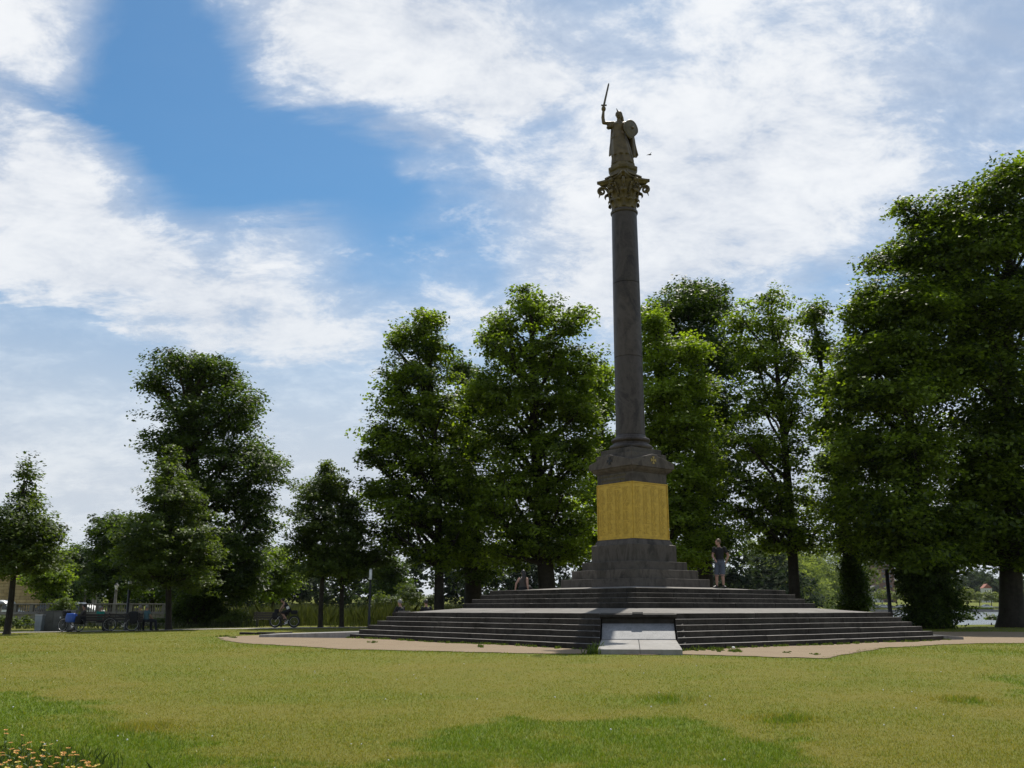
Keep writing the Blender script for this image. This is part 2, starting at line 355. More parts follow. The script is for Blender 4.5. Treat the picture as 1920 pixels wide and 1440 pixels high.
M['cl_brown'] = plain('dark_brown_cotton', (.045, .038, .033), .85, 0, .2, 12)
M['cl_khaki'] = plain('khaki_cotton', (.16, .14, .11), .85, 0, .15, 12)
M['cl_navy'] = plain('dark_trousers', (.018, .020, .028), .85, 0, .2, 12)
M['cl_red'] = plain('dark_red_jersey', (.20, .02, .025), .8, 0, .2, 12)
M['bag_blue'] = plain('bright_blue_nylon', (.025, .09, .42), .5, 0, .15, 10)
M['paper'] = plain('white_paper', (.7, .7, .68), .8, 0, .05, 10)
M['petal_o'] = plain('orange_petals', (.66, .34, .05), .6, 0, .25, 60)
M['petal_y'] = plain('yellow_petals', (.72, .56, .09), .6, 0, .2, 60)
M['petal_c'] = plain('flower_centre', (.20, .07, .02), .8, 0, .3, 60)
M['stem'] = plain('flower_stem', (.05, .09, .02), .7, 0, .2, 30)

def ground_mat():
    m, nt, b = newmat('lawn_soil_and_grass'); g = nd(nt, 'ShaderNodeNewGeometry').outputs['Position']
    at = nd(nt, 'ShaderNodeAttribute', attribute_name='green').outputs['Fac']
    f = noise(nt, g, 45, 4, .75); f2 = noise(nt, g, 3.5, 6, .65)
    dry = ramp(nt, f, [(.3, (.10, .092, .013)), (.7, (.225, .200, .031))]); gr = ramp(nt, f, [(.3, (.060, .092, .006)), (.7, (.148, .205, .016))])
    c = mixc(nt, at, dry, gr); c = mixc(nt, ramp(nt, f2, [(.35, (0, 0, 0)), (.7, (.5, .5, .5))]), c, mixc(nt, 1.0, c, (.68, .72, .6), 'MULTIPLY'))
    nt.links.new(c, b.inputs['Base Color']); b.inputs['Roughness'].default_value = .9; b.inputs['Specular IOR Level'].default_value = .15; bump(nt, b, f, .6, .03); return m
M['ground'] = ground_mat()
def gravel_mat(name, lo, hi):
    m, nt, b = newmat(name); g = nd(nt, 'ShaderNodeNewGeometry').outputs['Position']
    f = noise(nt, g, 60, 3, .6); f2 = noise(nt, g, 1.3, 6, .65); f3 = noise(nt, g, 7, 4, .6)
    c = ramp(nt, f, [(.3, lo), (.72, hi)]); c = mixc(nt, ramp(nt, f2, [(.4, (0, 0, 0)), (.7, (.7, .7, .7))]), c, mixc(nt, 1.0, c, (.80, .74, .68), 'MULTIPLY'))
    c = mixc(nt, ramp(nt, f3, [(.62, (0, 0, 0)), (.72, (.55, .55, .55))]), c, (.11, .085, .045))
    nt.links.new(c, b.inputs['Base Color']); b.inputs['Roughness'].default_value = .9; bump(nt, b, f, .5, .015); return m
M['gravel'] = gravel_mat('sandy_gravel', (.175, .124, .068), (.272, .198, .114))
M['path'] = gravel_mat('pale_path_gravel', (.30, .28, .24), (.44, .41, .36))
def water_mat():
    m, nt, b = newmat('lake_water'); g = nd(nt, 'ShaderNodeNewGeometry').outputs['Position']
    b.inputs['Base Color'].default_value = (.035, .045, .05, 1); b.inputs['Roughness'].default_value = .16; b.inputs['IOR'].default_value = 1.33
    mp = nd(nt, 'ShaderNodeMapping'); mp.inputs[3].default_value = (.5, 1.6, 1); nt.links.new(g, mp.inputs[0]); bump(nt, b, noise(nt, mp.outputs[0], 1.2, 6, .6), .5, .12); return m
M['water'] = water_mat()
M['grass'] = leafmat('grass_blades', (.118, .188, .008), (.268, .236, .034), (1.35, 1.3, .8), .35)
HAZE = 0.00003
# ------------------------------------------------------------------ the monument's place
MCX, MCY, MROT = 4.66, 37.2, 0.6671
MM = Matrix.Translation((MCX, MCY, 0)) @ Matrix.Rotation(MROT, 4, 'Z')
def mon(x, y, z=0): return MM @ Vector((x, y, z))
def to_mon(x, y):
    dx, dy = np.asarray(x)-MCX, np.asarray(y)-MCY; c, s = math.cos(MROT), math.sin(MROT); return dx*c+dy*s, -dx*s+dy*c
S_HALF, TREAD, RISE = 8.33, .243, .16

# ------------------------------------------------------------------ colour of the lawn: greener and drier patches
def poly_px(pts): return np.array([[G(*p).x, G(*p).y] for p in pts])
def inside(poly, x, y):
    """signed distance to a ground polygon, positive inside"""
    x = np.asarray(x); y = np.asarray(y); d = np.full(x.shape, 1e9); c = np.zeros(x.shape, bool); n = len(poly)
    for i in range(n):
        ax, ay = poly[i]; bx, by = poly[(i+1) % n]; ex, ey = bx-ax, by-ay
        t = np.clip(((x-ax)*ex+(y-ay)*ey)/(ex*ex+ey*ey+1e-9), 0, 1); d = np.minimum(d, np.hypot(x-ax-t*ex, y-ay-t*ey))
        k = ((ay > y) != (by > y)); c ^= k & (x < (bx-ax)*(y-ay)/(by-ay+1e-12)+ax)
    return np.where(c, d, -d)
GREEN = [poly_px([(610, 1460), (700, 1405), (800, 1372), (950, 1348), (1100, 1340), (1250, 1345), (1400, 1362), (1490, 1385), (1560, 1420), (1590, 1460)]),
         poly_px([(-200, 1275), (0, 1285), (110, 1300), (200, 1318), (255, 1345), (330, 1375), (450, 1398), (600, 1415), (720, 1460), (-260, 1460)]),
         poly_px([(1850, 1283), (1900, 1268), (2000, 1262), (2000, 1300), (1880, 1305)])]
TUFT = [G(*p) for p in ((1255, 1313), (1800, 1314), (1475, 1350), (268, 1366))]
GRAVEL_PX = [(405, 1196), (440, 1205), (520, 1211), (640, 1217), (780, 1221), (920, 1224), (1050, 1226), (1130, 1226), (1200, 1228), (1280, 1227), (1330, 1229), (1400, 1231), (1470, 1234), (1545, 1236), (1590, 1226), (1650, 1216), (1730, 1211), (1830, 1207), (1960, 1207), (2150, 1208), (2150, 1187), (1960, 1186), (1780, 1185)]
GRAVEL = [list(G(*p).xy) for p in GRAVEL_PX] + [[16, 47], [6, 50], [-3, 46.5], [-7.4, 43.6], [-10.2, 42.6]]
GRAVEL = np.array(GRAVEL)
PATH = [(-48, 45.5), (-38, 47.6), (-30, 49.8), (-22, 52.4), (-14, 56.0), (-6, 59.5), (4, 62), (16, 63)]
def path_dist(x, y):
    d = np.full(np.shape(x), 1e9)
    for (a, b) in zip(PATH[:-1], PATH[1:]):
        ex, ey = b[0]-a[0], b[1]-a[1]; t = np.clip(((x-a[0])*ex+(y-a[1])*ey)/(ex*ex+ey*ey), 0, 1); d = np.minimum(d, np.hypot(x-a[0]-t*ex, y-a[1]-t*ey))
    return d
def greenness(x, y):
    x = np.asarray(x, float); y = np.asarray(y, float)
    n = (vnoise(x, y, .55, 1)-.5)*.9+(vnoise(x, y, .16, 2)-.5)*.5; g = np.full(x.shape, .26)
    for P in GREEN: g = np.maximum(g, sst((inside(P, x, y)+n*1.1+.2)/.9)*(.96+n*.45))
    dg = -inside(GRAVEL, x, y)
    g = np.maximum(g, .62*sst(1-(dg-.3+n)/1.6)*(dg > -.5))
    g = np.maximum(g, .55*sst((y-40)/5)*(x < -4)*(.6+n*.5))
    g = np.maximum(g, .6*sst((x-9-.3*(y-24))/3)*sst((y-21)/4))
    for t in TUFT: g = np.maximum(g, 1.0*np.exp(-(((x-t.x)/.36)**2+((y-t.y)/.4)**2)+n*1.5)*(.8+n))
    return np.clip(g + n*.34 + (vnoise(x, y, 1.7, 8)-.5)*.45, 0, 1)

# ------------------------------------------------------------------ ground sheet
def axis(parts):
    a = []
    for lo, hi, st in parts: a += list(np.arange(lo, hi, st))
    return np.array(a+[parts[-1][1]])
xs = axis([(-1500, -300, 150), (-300, -60, 24), (-60, -42, 3), (-42, -24, .8), (-24, 24, .4), (24, 46, .8), (46, 120, 6), (120, 400, 20), (400, 1500, 110)])
ys = axis([(-60, 4, 8), (4, 8, .6), (8, 28, .2), (28, 66, .5), (66, 70, .6), (70, 71.4, .1), (71.4, 90, .6), (90, 230, 5), (230, 700, 12), (700, 1500, 80)])
X, Y = np.meshgrid(xs, ys); Z = gz(X, Y) + (vnoise(X, Y, 2.3, 5)-.5)*.03*(Y < 70)
nx, ny = len(xs), len(ys); idx = np.arange(nx*ny).reshape(ny, nx)
Fq = np.stack([idx[:-1, :-1], idx[:-1, 1:], idx[1:, 1:], idx[1:, :-1]], -1).reshape(-1, 4)
gm = np_mesh('ground', np.stack([X, Y, Z], -1).reshape(-1, 3), Fq)
gr = np.where(Y > 75, .55, greenness(X, Y)); at = gm.attributes.new('green', 'FLOAT', 'POINT'); at.data.foreach_set('value', gr.ravel().astype(np.float32))
gm.polygons.foreach_set('use_smooth', [True]*len(gm.polygons))
tag(link('ground', gm, M['ground']), kind='structure')
w = MB(); w.add([(-1500, 58, -.62), (1500, 58, -.62), (1500, 900, -.62), (-1500, 900, -.62)], [(0, 1, 2, 3)])
tag(w.build('lake_water', M['water']), kind='structure')

def ground_z(x, y): return gz(x, y) + (vnoise(x, y, 2.3, 5)-.5)*.03*(np.asarray(y) < 70)
def sheet(name, poly, mat, dz, step=.3, rag=.18, seed=3):
    x0, y0 = poly.min(0); x1, y1 = poly.max(0); gx = np.arange(x0-.5, x1+.8, step); gy = np.arange(y0-.5, y1+.8, step)
    A, B = np.meshgrid(gx, gy); d = inside(poly, A, B)+(vnoise(A, B, .6, seed)-.5)*2*rag+(vnoise(A, B, .22, seed+1)-.5)*rag
    keep = d > 0; ii = np.arange(A.size).reshape(A.shape); k4 = keep[:-1, :-1] | keep[:-1, 1:] | keep[1:, 1:] | keep[1:, :-1]
    # pull the outer ring of vertices onto the ragged outline
    gy_, gx_ = np.gradient(d, step, step); gl = np.hypot(gx_, gy_)+1e-6; off = np.where(keep, 0, np.minimum(-d, step*1.2))
    A2 = A+gx_/gl*off; B2 = B+gy_/gl*off
    Fs = np.stack([ii[:-1, :-1], ii[:-1, 1:], ii[1:, 1:], ii[1:, :-1]], -1)[k4]
    used, inv = np.unique(Fs.ravel(), return_inverse=True); V = np.stack([A2.ravel()[used], B2.ravel()[used], 0*used], -1); V[:, 2] = ground_z(V[:, 0], V[:, 1])+dz
    return link(name, np_mesh(name, V, inv.reshape(-1, 4)), mat)
tag(sheet('gravel', GRAVEL, M['gravel'], .016), kind='structure')
pl = []; pr = []
for i, p in enumerate(PATH):
    a = Vector(PATH[max(i-1, 0)]); b = Vector(PATH[min(i+1, len(PATH)-1)]); t = (b-a).normalized(); n = Vector((-t.y, t.x)); q = Vector(p); pl.append(list(q+n*1.15)); pr.append(list(q-n*1.15))
PPOLY = np.array(pl+pr[::-1])
tag(sheet('footpath', PPOLY, M['path'], .018, .3, .1, 9), kind='structure')

# ------------------------------------------------------------------ stepped base
def P_of(k, s, t, z):
    """point on side k at distance s outward from the centre and t along the side"""
    a = [(-1, 0), (0, -1), (1, 0), (0, 1)][k]; b = [(0, 1), (1, 0), (0, -1), (-1, 0)][k]
    return Vector((a[0]*s+b[0]*t, a[1]*s+b[1]*t, z))
base = root('stepped_base', 'wide square granite flight of steps with two tiers carrying the tall column', 'steps', (MCX, MCY, 0), MROT)
NOTCH = 1.05*math.sqrt(2)
stone_cache = {}
def stone_mesh(L, ml=0, mr=0):
    key = (round(L, 2), ml, mr)
    if key not in stone_cache:
        mb = MB(); l = L/2-.006; mb.prism([(-l, -.22), (l, -.22), (l-mr, .22), (-l+ml, .22)], 'z', -RISE/2, RISE/2)
        me = mb.mesh('stone', .012, 2); me.materials.append(M['granite']); me.materials.append(M['tread']); me.polygons.foreach_set('material_index', [1 if p.normal.z > .5 else 0 for p in me.polygons]); stone_cache[key] = me  # upward faces get the painted sunlit tone, risers the dark one
    return stone_cache[key]
def flight(n, half0, z0, notch):
    for i in range(n):
        h = half0-i*TREAD; zt = z0+RISE*i; zc = zt-RISE/2
        c = MB(); hh = h-.10; cut = max(.5, 2*hh-12.5) if notch else .02
        c.prism([(-hh+cut, -hh), (hh-cut, -hh), (hh, -hh+cut), (hh, hh-cut), (hh-cut, hh), (-hh+cut, hh), (-hh, hh-cut), (-hh, -hh+cut)], 'z', zt-RISE-.3 if i == 0 else zt-RISE-.02, zt-.012)
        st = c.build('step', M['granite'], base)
        rr = random.Random(i*17+n)
        for k in range(4):
            a, b = -h+(notch if notch else .0), h-(notch if notch else .44); L = b-a; m_ = max(2, round(L/2.0)); cuts = [a]+[a+L*(j+rr.uniform(-.22, .22))/m_ for j in range(1, m_)]+[b]
            for q, (u, v) in enumerate(zip(cuts[:-1], cuts[1:])):
                Lq = round(v-u, 2); t = (u+v)/2; ml = .44 if notch and q == 0 else 0; mr = .44 if notch and q == m_-1 else 0
                if k in (0, 3):
                    ml, mr = mr, ml
                    if not notch: t = -t; ml, mr = mr, ml
                p = P_of(k, h-.22, t if k < 2 else -t, zc+rr.uniform(-.004, .004))
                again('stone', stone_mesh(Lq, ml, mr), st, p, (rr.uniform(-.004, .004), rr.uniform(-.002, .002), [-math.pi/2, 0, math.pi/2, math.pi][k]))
flight(6, S_HALF, RISE, NOTCH)
HALF6 = S_HALF-5*TREAD; SU, ZU = 4.668, 1.273
def apron(name, h0, z0, h1, z1, cut):
    """sloping pavement ring between two squares"""
    c0, c1 = cut, .01
    def oct_(h, c, z): return [Vector(p+(z,)) for p in ((-h+c, -h), (h-c, -h), (h, -h+c), (h, h-c), (h-c, h), (-h+c, h), (-h, h-c), (-h, -h+c))]
    mb = MB(); mb.loft([oct_(h0, c0, z0-.1), oct_(h0, c0, z0), oct_(h1, c1, z1), oct_(h1, c1, z1-.1)], cap=True); return mb.build(name, M['paving'], base)
apron('paving', HALF6-.425, .962, SU-.1, 1.113, NOTCH)
flight(4, SU, ZU, 0)
apron('paving', SU-3*TREAD-.425, ZU+3*RISE+.002, 1.97, 1.86, .02)
# the four corner ramps: upright block, cornice, sloping slab and long flat slab
for k, (ang, reach) in enumerate(((-3*math.pi/4, 12.9), (3*math.pi/4, 14.3), (-math.pi/4, 11.4), (math.pi/4, 12.9))):
    Rm = Matrix.Rotation(ang, 4, 'Z')
    def T(mb, name, mat, bev=.012):
        o = mb.build(name, mat, base, bevel=bev, bseg=2); o.rotation_euler = (0, 0, ang); return o
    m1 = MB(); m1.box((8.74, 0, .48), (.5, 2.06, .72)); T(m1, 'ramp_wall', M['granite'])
    m1 = MB(); m1.prism([(8.3, .955), (8.3, .80), (9.0, .80), (9.06, .86), (9.11, .86), (9.11, .925), (9.0, .955)], 'y', -1.10, 1.10); T(m1, 'ramp_cornice', M['granite'], .006)
    m1 = MB(); m1.box((8.90, 0, .968), (.42, .30, .06)); T(m1, 'keystone', M['paving'], .01)
    m1 = MB(); m1.prism([(8.985, .68), (8.985, .2), (9.80, .2), (9.80, .27)], 'y', -1.02, 1.02); T(m1, 'sloping_slab', M['speck_slab'])
    for y0, y1 in (((-1.03, -.005), (.005, 1.03))):
        m1 = MB(); m1.prism([(9.3, .25), (9.3, -.2), (reach, -.2), (reach, .118), (9.82, .25)][::-1], 'y', y0*1.0, y1*1.0); T(m1, 'flat_slab', M['pale_slab'])
    for sg in (-1, 1):
        m1 = MB(); m1.prism([(8.5, -.2), (10.55, -.2), (10.55, .06), (8.95, .80), (8.5, .80)], 'y', sg*1.065 if sg > 0 else -1.26, 1.26 if sg > 0 else -1.065); T(m1, 'cheek_wall', M['granite'], 0)

# ------------------------------------------------------------------ column
vc = root('victory_column', 'tall dark stone column on square pedestal with gilded name panels and leafy capital', 'column', (MCX, MCY, 0), MROT)
def sqb(name, prof, mat, bev=.015, par=vc): 
    mb = MB(); mb.sq(prof); return mb.build(name, mat, par, bevel=bev, bseg=2)
sqb('plinth_step', [(1.99, 1.80), (1.99, 2.15)], M['ped']); sqb('plinth_step', [(1.69, 2.16), (1.69, 2.48)], M['ped']); sqb('plinth_step', [(1.41, 2.49), (1.41, 2.79)], M['ped'])
sqb('pedestal_foot', [(1.14, 2.795), (1.14, 3.42), (1.06, 3.44), (1.02, 3.54), (.985, 3.60), (.985, 3.63)], M['ped'], .01)
sqb('pedestal_core', [(.93, 3.6), (.93, 6.2)], M['ped'], 0)
for k in range(4):
    A = Matrix.Rotation(k*math.pi/2, 4, 'Z')
    mb = MB(); mb.box((0, -.945, 4.69), (1.82, .03, 2.06)); pn = mb.build('name_panel', M['bronze'], vc); pn.rotation_euler = (0, 0, k*math.pi/2)
    for (c, d) in (((0, -.956, 5.735), (1.925, .055, .05)), ((0, -.956, 3.665), (1.925, .055, .07)), ((-.937, -.956, 4.7), (.05, .055, 2.02)), ((.937, -.956, 4.7), (.05, .055, 2.02))):
        mb = MB(); mb.box(c, d); fb = mb.build('frame_bar', M['bronze'], pn, bevel=.008)
    if k in (0, 3):
        mb = MB(); rr = random.Random(5+k); nc = 4
        for c in range(nc):
            x0 = -.84+c*.425; z = 5.56
            mb.box((0 if c == 1 else -9, -.9625, 5.63), (.6 if c == 1 else .001, .005, .03)) if c == 1 else None
            while z > 3.80:
                x = x0; nw = rr.choice((2, 2, 3))
                for q in range(nw):
                    wd = rr.uniform(.06, .15)
                    if x+wd > x0+.36: break
                    n_l = max(2, int(wd/.022))
                    for li in range(n_l): mb.box((x+.011+li*.022, -.9615, z+rr.uniform(-.001, .001)), (rr.uniform(.010, .017), .004, rr.choice((.026, .030, .022))))
                    x += wd+.026
                z -= .047 if rr.random() > .05 else .09
        tag(mb.build('raised_names', M['bronze_dark'], pn), kind='stuff')
sqb('frieze', [(.945, 5.765), (.945, 6.14)], M['ped'], .006)
sqb('cornice', [(.96, 6.142), (.985, 6.16), (.985, 6.185), (1.03, 6.20), (1.10, 6.27), (1.12, 6.33)], M['ped'], .004)
mb = MB(); h = 1.17; e, t = 6.55, 6.84
V = [(-h, -h, 6.33), (h, -h, 6.33), (h, h, 6.33), (-h, h, 6.33), (-h, -h, e), (0, -h, t), (h, -h, e), (h, 0, t), (h, h, e), (0, h, t), (-h, h, e), (-h, 0, t), (0, 0, t)]
mb.add(V, [(3, 2, 1, 0), (0, 1, 6, 5, 4), (1, 2, 8, 7, 6), (2, 3, 10, 9, 8), (3, 0, 4, 11, 10), (4, 5, 12), (5, 6, 12), (6, 7, 12), (7, 8, 12), (8, 9, 12), (9, 10, 12), (10, 11, 12), (11, 4, 12)])
gb = mb.build('gabled_block', M['ped'], vc, bevel=.008)
sqb('upper_block', [(.96, 6.52), (.96, 6.89)], M['ped'], .01); sqb('upper_block', [(.83, 6.892), (.83, 7.10)], M['ped'], .012)
# emblem crosses on the gables: splayed arms
def cross(k, mat, outline):
    mb = MB(); s = .14
    for q in range(4):
        a = q*math.pi/2; Rr = Matrix.Rotation(a, 4, 'Y')
        p = [(-.022, .0), (.022, .0), (.032, .07), (.072, s), (-.072, s), (-.032, .07)]
        V = [Rr @ Vector((x, -1.172, z)) for x, z in p]+[Rr @ Vector((x, -1.19, z)) for x, z in p]
        V = [v+Vector((0, 0, 6.60)) for v in V]; n = 6
        mb.add(V, [tuple(range(n)), tuple(reversed(range(n, 2*n)))]+[(i, (i+1) % n, n+(i+1) % n, n+i) for i in range(n)])
    o = mb.build('cross_emblem', mat, gb); o.rotation_euler = (0, 0, k*math.pi/2); return o
for k, mt in ((0, 'gilt'), (3, 'iron'), (1, 'gilt'), (2, 'iron')): cross(k, M[mt], False)['label'] = 'gilt splayed cross emblem' if mt == 'gilt' else 'black iron splayed cross emblem'
for txt, z, sz in (('IM KRIEGE 1870-71 GEFALLENEN', 6.00, .118), ('ZUM EHRENDEN GEDENKEN', 5.84, .118)):
    cu = bpy.data.curves.new('inscription', 'FONT'); cu.body = txt; cu.size = sz; cu.align_x = 'CENTER'; cu.extrude = .004
    tmp = bpy.data.objects.new('tmp', cu); COL.objects.link(tmp); me = bpy.data.meshes.new_from_object(tmp.evaluated_get(bpy.context.evaluated_depsgraph_get())); bpy.data.objects.remove(tmp); me.materials.clear(); o = link('inscription', me, M['dull_gilt'], vc)
    o.matrix_local = Matrix.Rotation(-math.pi/2, 4, 'Z') @ Matrix.Translation((-.06, -.951, z)) @ Matrix.Rotation(math.pi/2, 4, 'X') @ Matrix.Diagonal((.83, 1, 1, 1))
def lathe(name, prof, mat, seg=64, par=vc):
    mb = MB(); mb.lathe(prof, seg); o = mb.build(name, mat, par); return autosmooth(o, 35)
lathe('column_base', [(.80, 7.102), (.835, 7.14), (.85, 7.19), (.835, 7.25), (.80, 7.285), (.74, 7.29), (.70, 7.33), (.69, 7.38), (.72, 7.42), (.74, 7.43), (.765, 7.47), (.75, 7.53), (.72, 7.555), (.64, 7.56), (.62, 7.60), (.59, 7.68), (.58, 7.69)], M['shaft'])
zs = [7.692, unproj(1180, 672, MCY).z, unproj(1175, 534, MCY).z, 17.0]
def rsh(z): t = (z-7.69)/(17-7.69); return .572-.052*t-.018*math.sin(t*math.pi)*(-.6)
for a, b in zip(zs[:-1], zs[1:]):
    n = 8; pf = [(rsh(a)-.02, a)]+[(rsh(a+.012+(b-a-.024)*i/n), a+.012+(b-a-.024)*i/n) for i in range(n+1)]+[(rsh(b)-.02, b-.001)]
    lathe('shaft_drum', pf, M['shaft'])
lathe('neck_ring', [(.50, 16.99), (.545, 17.005), (.565, 17.04), (.57, 17.08), (.555, 17.12), (.52, 17.15)], M['shaft'])
cap = lathe('capital', [(.49, 17.13), (.48, 17.2), (.485, 17.5), (.50, 17.8), (.54, 18.05), (.62, 18.25), (.66, 18.36)], M['cap'])
cap['label'] = 'gilded leafy capital with corner scrolls'
def leaf(ang, r0, z0, H, W, curl, out=.16):
    """acanthus leaf: lobed strip standing on the bell, tip curling outwards and down"""
    n, k = 16, 6; rows = []
    for i in range(n+1):
        t = i/n
        if t < .68: rr = r0+.03+out*.35*(t/.68)**2; z = z0+H*t/.68*.93
        else:
            a = (t-.68)/.32*R(215); rr = r0+.03+out*.35+curl*(1-math.cos(a))*.75; z = z0+H*.93+curl*math.sin(a)
        wv = W*(.62+.38*math.sin(min(1, t*1.35)*math.pi*.62))*(1-max(0, t-.72)*1.9)*(1+.20*abs(math.sin(t*math.pi*4.5)))
        rows.append((rr, z, max(wv, .02)))
    V = []
    for (rr, z, wv) in rows:
        for j in range(k+1):
            u = (j/k-.5)*2; da = u*wv/2/rr; rz = rr-.035*u*u+.014*(1 if j == k//2 else 0)-.01*(j % 2); V.append((rz*math.cos(ang+da), rz*math.sin(ang+da), z-.02*u*u))
    Fs = [(i*(k+1)+j, i*(k+1)+j+1, (i+1)*(k+1)+j+1, (i+1)*(k+1)+j) for i in range(n) for j in range(k)]
    me = bpy.data.meshes.new('acanthus_leaf'); me.from_pydata([tuple(v) for v in V], [], Fs); o = link('acanthus_leaf', me, M['cap'], cap, True)
    md = o.modifiers.new('thick', 'SOLIDIFY'); md.thickness = .022; return o
for i in range(8): leaf(i*math.pi/4+math.pi/8, .475, 17.15, .36, .36, .062, .22)
for i in range(8): leaf(i*math.pi/4, .48, 17.2, .68, .38, .105, .34)
for q in range(4):                                  # corner scrolls under the abacus horns
    a = q*math.pi/2+math.pi/4; d = Vector((math.cos(a), math.sin(a), 0)); s = Vector((-d.y, d.x, 0))
    pts = []; rads = []
    for i in range(10): t = i/9; pts.append(d*(.56+.30*t**1.6)+Vector((0, 0, 17.72+.55*math.sin(t*math.pi/2)))); rads.append(.05+.015*t)
    c = d*.905+Vector((0, 0, 18.10))
    for i in range(22):
        th = math.pi/2-i/21*R(560); rr = .165*(1-i/21*.82); pts.append(c+d*math.cos(th)*rr+Vector((0, 0, 1))*math.sin(th)*rr*1.02); rads.append(.058-.02*i/21)
    mb = MB(); mb.tube(pts, rads, 8); mb.build('scroll', M['cap'], cap, True)
    mb = MB(); mb.tube([d*.93+s*.03+Vector((0, 0, 17.99)), d*1.0+Vector((0, 0, 17.92)), d*1.03+Vector((0, 0, 17.80))], [.035, .03, .008], 6); mb.build('scroll_tip', M['cap'], cap, True)
for q in range(4):                                  # inner helices and the mask on each side
    a = q*math.pi/2; d = Vector((math.cos(a), math.sin(a), 0)); s = Vector((-d.y, d.x, 0))
    for sg in (-1, 1):
        pts = []; rads = []
        for i in range(8): t = i/7; pts.append(d*(.55+.10*t)+s*sg*(.26-.05*t)+Vector((0, 0, 17.70+.38*t))); rads.append(.04)
        c = d*.69+s*sg*.135+Vector((0, 0, 18.13))
        for i in range(16):
            th = i/15*R(430); rr = .095*(1-i/15*.8); pts.append(c+s*sg*math.cos(th)*rr+Vector((0, 0, 1))*math.sin(th)*rr); rads.append(.038-.014*i/15)
        mb = MB(); mb.tube(pts, rads, 7); mb.build('helix', M['cap'], cap, True)
    mb = MB(); mb.ell(d*.70+Vector((0, 0, 18.34)), (.12, .12, .13)); mb.ell(d*.80+Vector((0, 0, 18.33)), (.05, .05, .05)); mb.ell(d*.74+s*.06+Vector((0, 0, 18.40)), (.045, .045, .04)); mb.ell(d*.74-s*.06+Vector((0, 0, 18.40)), (.045, .045, .04)); mb.ell(d*.72+Vector((0, 0, 18.22)), (.075, .075, .06))
    mb.build('rosette', M['cap'], cap, True)
def abacus_ring(k, z):
    """concave-sided square with cut horns, horn reach k"""
    pts = []
    for q in range(4):
        a = q*math.pi/2+math.pi/4
        for i in range(9):                              # one concave side from horn to horn
            t = i/8; p0 = Vector((math.cos(a), math.sin(a)))*k; p1 = Vector((math.cos(a+math.pi/2), math.sin(a+math.pi/2)))*k
            sd_ = (p1-p0).normalized(); p0 = p0+sd_*.09; p1 = p1-sd_*.09; p = p0.lerp(p1, t); nrm = Vector((math.cos(a+math.pi/4), math.sin(a+math.pi/4))); p = p-nrm*(4*t*(1-t))*.17*k; pts.append(Vector((p.x, p.y, z)))
    return pts
mb = MB(); mb.loft([abacus_ring(.96, 18.34), abacus_ring(1.02, 18.37), abacus_ring(1.06, 18.41), abacus_ring(1.14, 18.45), abacus_ring(1.16, 18.46), abacus_ring(1.16, 18.53)])
mb.build('abacus', M['cap'], cap)
mb = MB()
def octz(r, z, ch=.45): return [Vector((x*r, y*r, z)) for x, y in ((-1+ch, -1), (1-ch, -1), (1, -1+ch), (1, 1-ch), (1-ch, 1), (-1+ch, 1), (-1, 1-ch), (-1, -1+ch))]
mb.loft([octz(.70, 18.532), octz(.70, 18.60), octz(.60, 18.66), octz(.50, 18.74), octz(.48, 18.86), octz(.53, 18.93), octz(.55, 19.02), octz(.55, 19.06), octz(.46, 19.10), octz(.45, 19.22)])
mb.build('statue_plinth', M['cap'], vc, bevel=.006)
# ------------------------------------------------------------------ fused bodies (people and the statue)
def fuse(name, prims, voxel, mats, parent=None, smooth_it=6):
    """prims: list of (MB, material index). Fuses them into one continuous surface, coloured by the nearest primitive."""
    mb = MB(); pts = []; own = []
    for p, mi in prims:
        mb.add(p.v, p.f); pts += p.v; own += [mi]*len(p.v)
    me = mb.mesh(name); o = bpy.data.objects.new(name, me); COL.objects.link(o)
    r = o.modifiers.new('r', 'REMESH'); r.mode = 'VOXEL'; r.voxel_size = voxel; r.use_smooth_shade = True
    if smooth_it: sm = o.modifiers.new('s', 'SMOOTH'); sm.factor = .5; sm.iterations = smooth_it
    dg = bpy.context.evaluated_depsgraph_get(); new = bpy.data.meshes.new_from_object(o.evaluated_get(dg)); bpy.data.objects.remove(o); bpy.data.meshes.remove(me)
    new.name = name; new.materials.clear()
    ob = link(name, new, mats, parent, True)
    if len(mats) > 1:
        from mathutils.kdtree import KDTree
        kd = KDTree(len(pts))
        for i, p in enumerate(pts): kd.insert(p, i)
        kd.balance(); new.polygons.foreach_set('material_index', [own[kd.find(p.center)[1]] for p in new.polygons])
    return ob
def ring(c, rx, ry, n=40, fold=0, k=0, ph=0, az=0, sharp=1):
    out = []
    for i in range(n):
        a = 2*math.pi*i/n; f = 1+fold*(abs(math.sin(k*a/2+ph))**sharp-.5); x, y = rx*f*math.cos(a), ry*f*math.sin(a)
        out.append(Vector((c[0]+x*math.cos(az)-y*math.sin(az), c[1]+x*math.sin(az)+y*math.cos(az), c[2])))
    return out
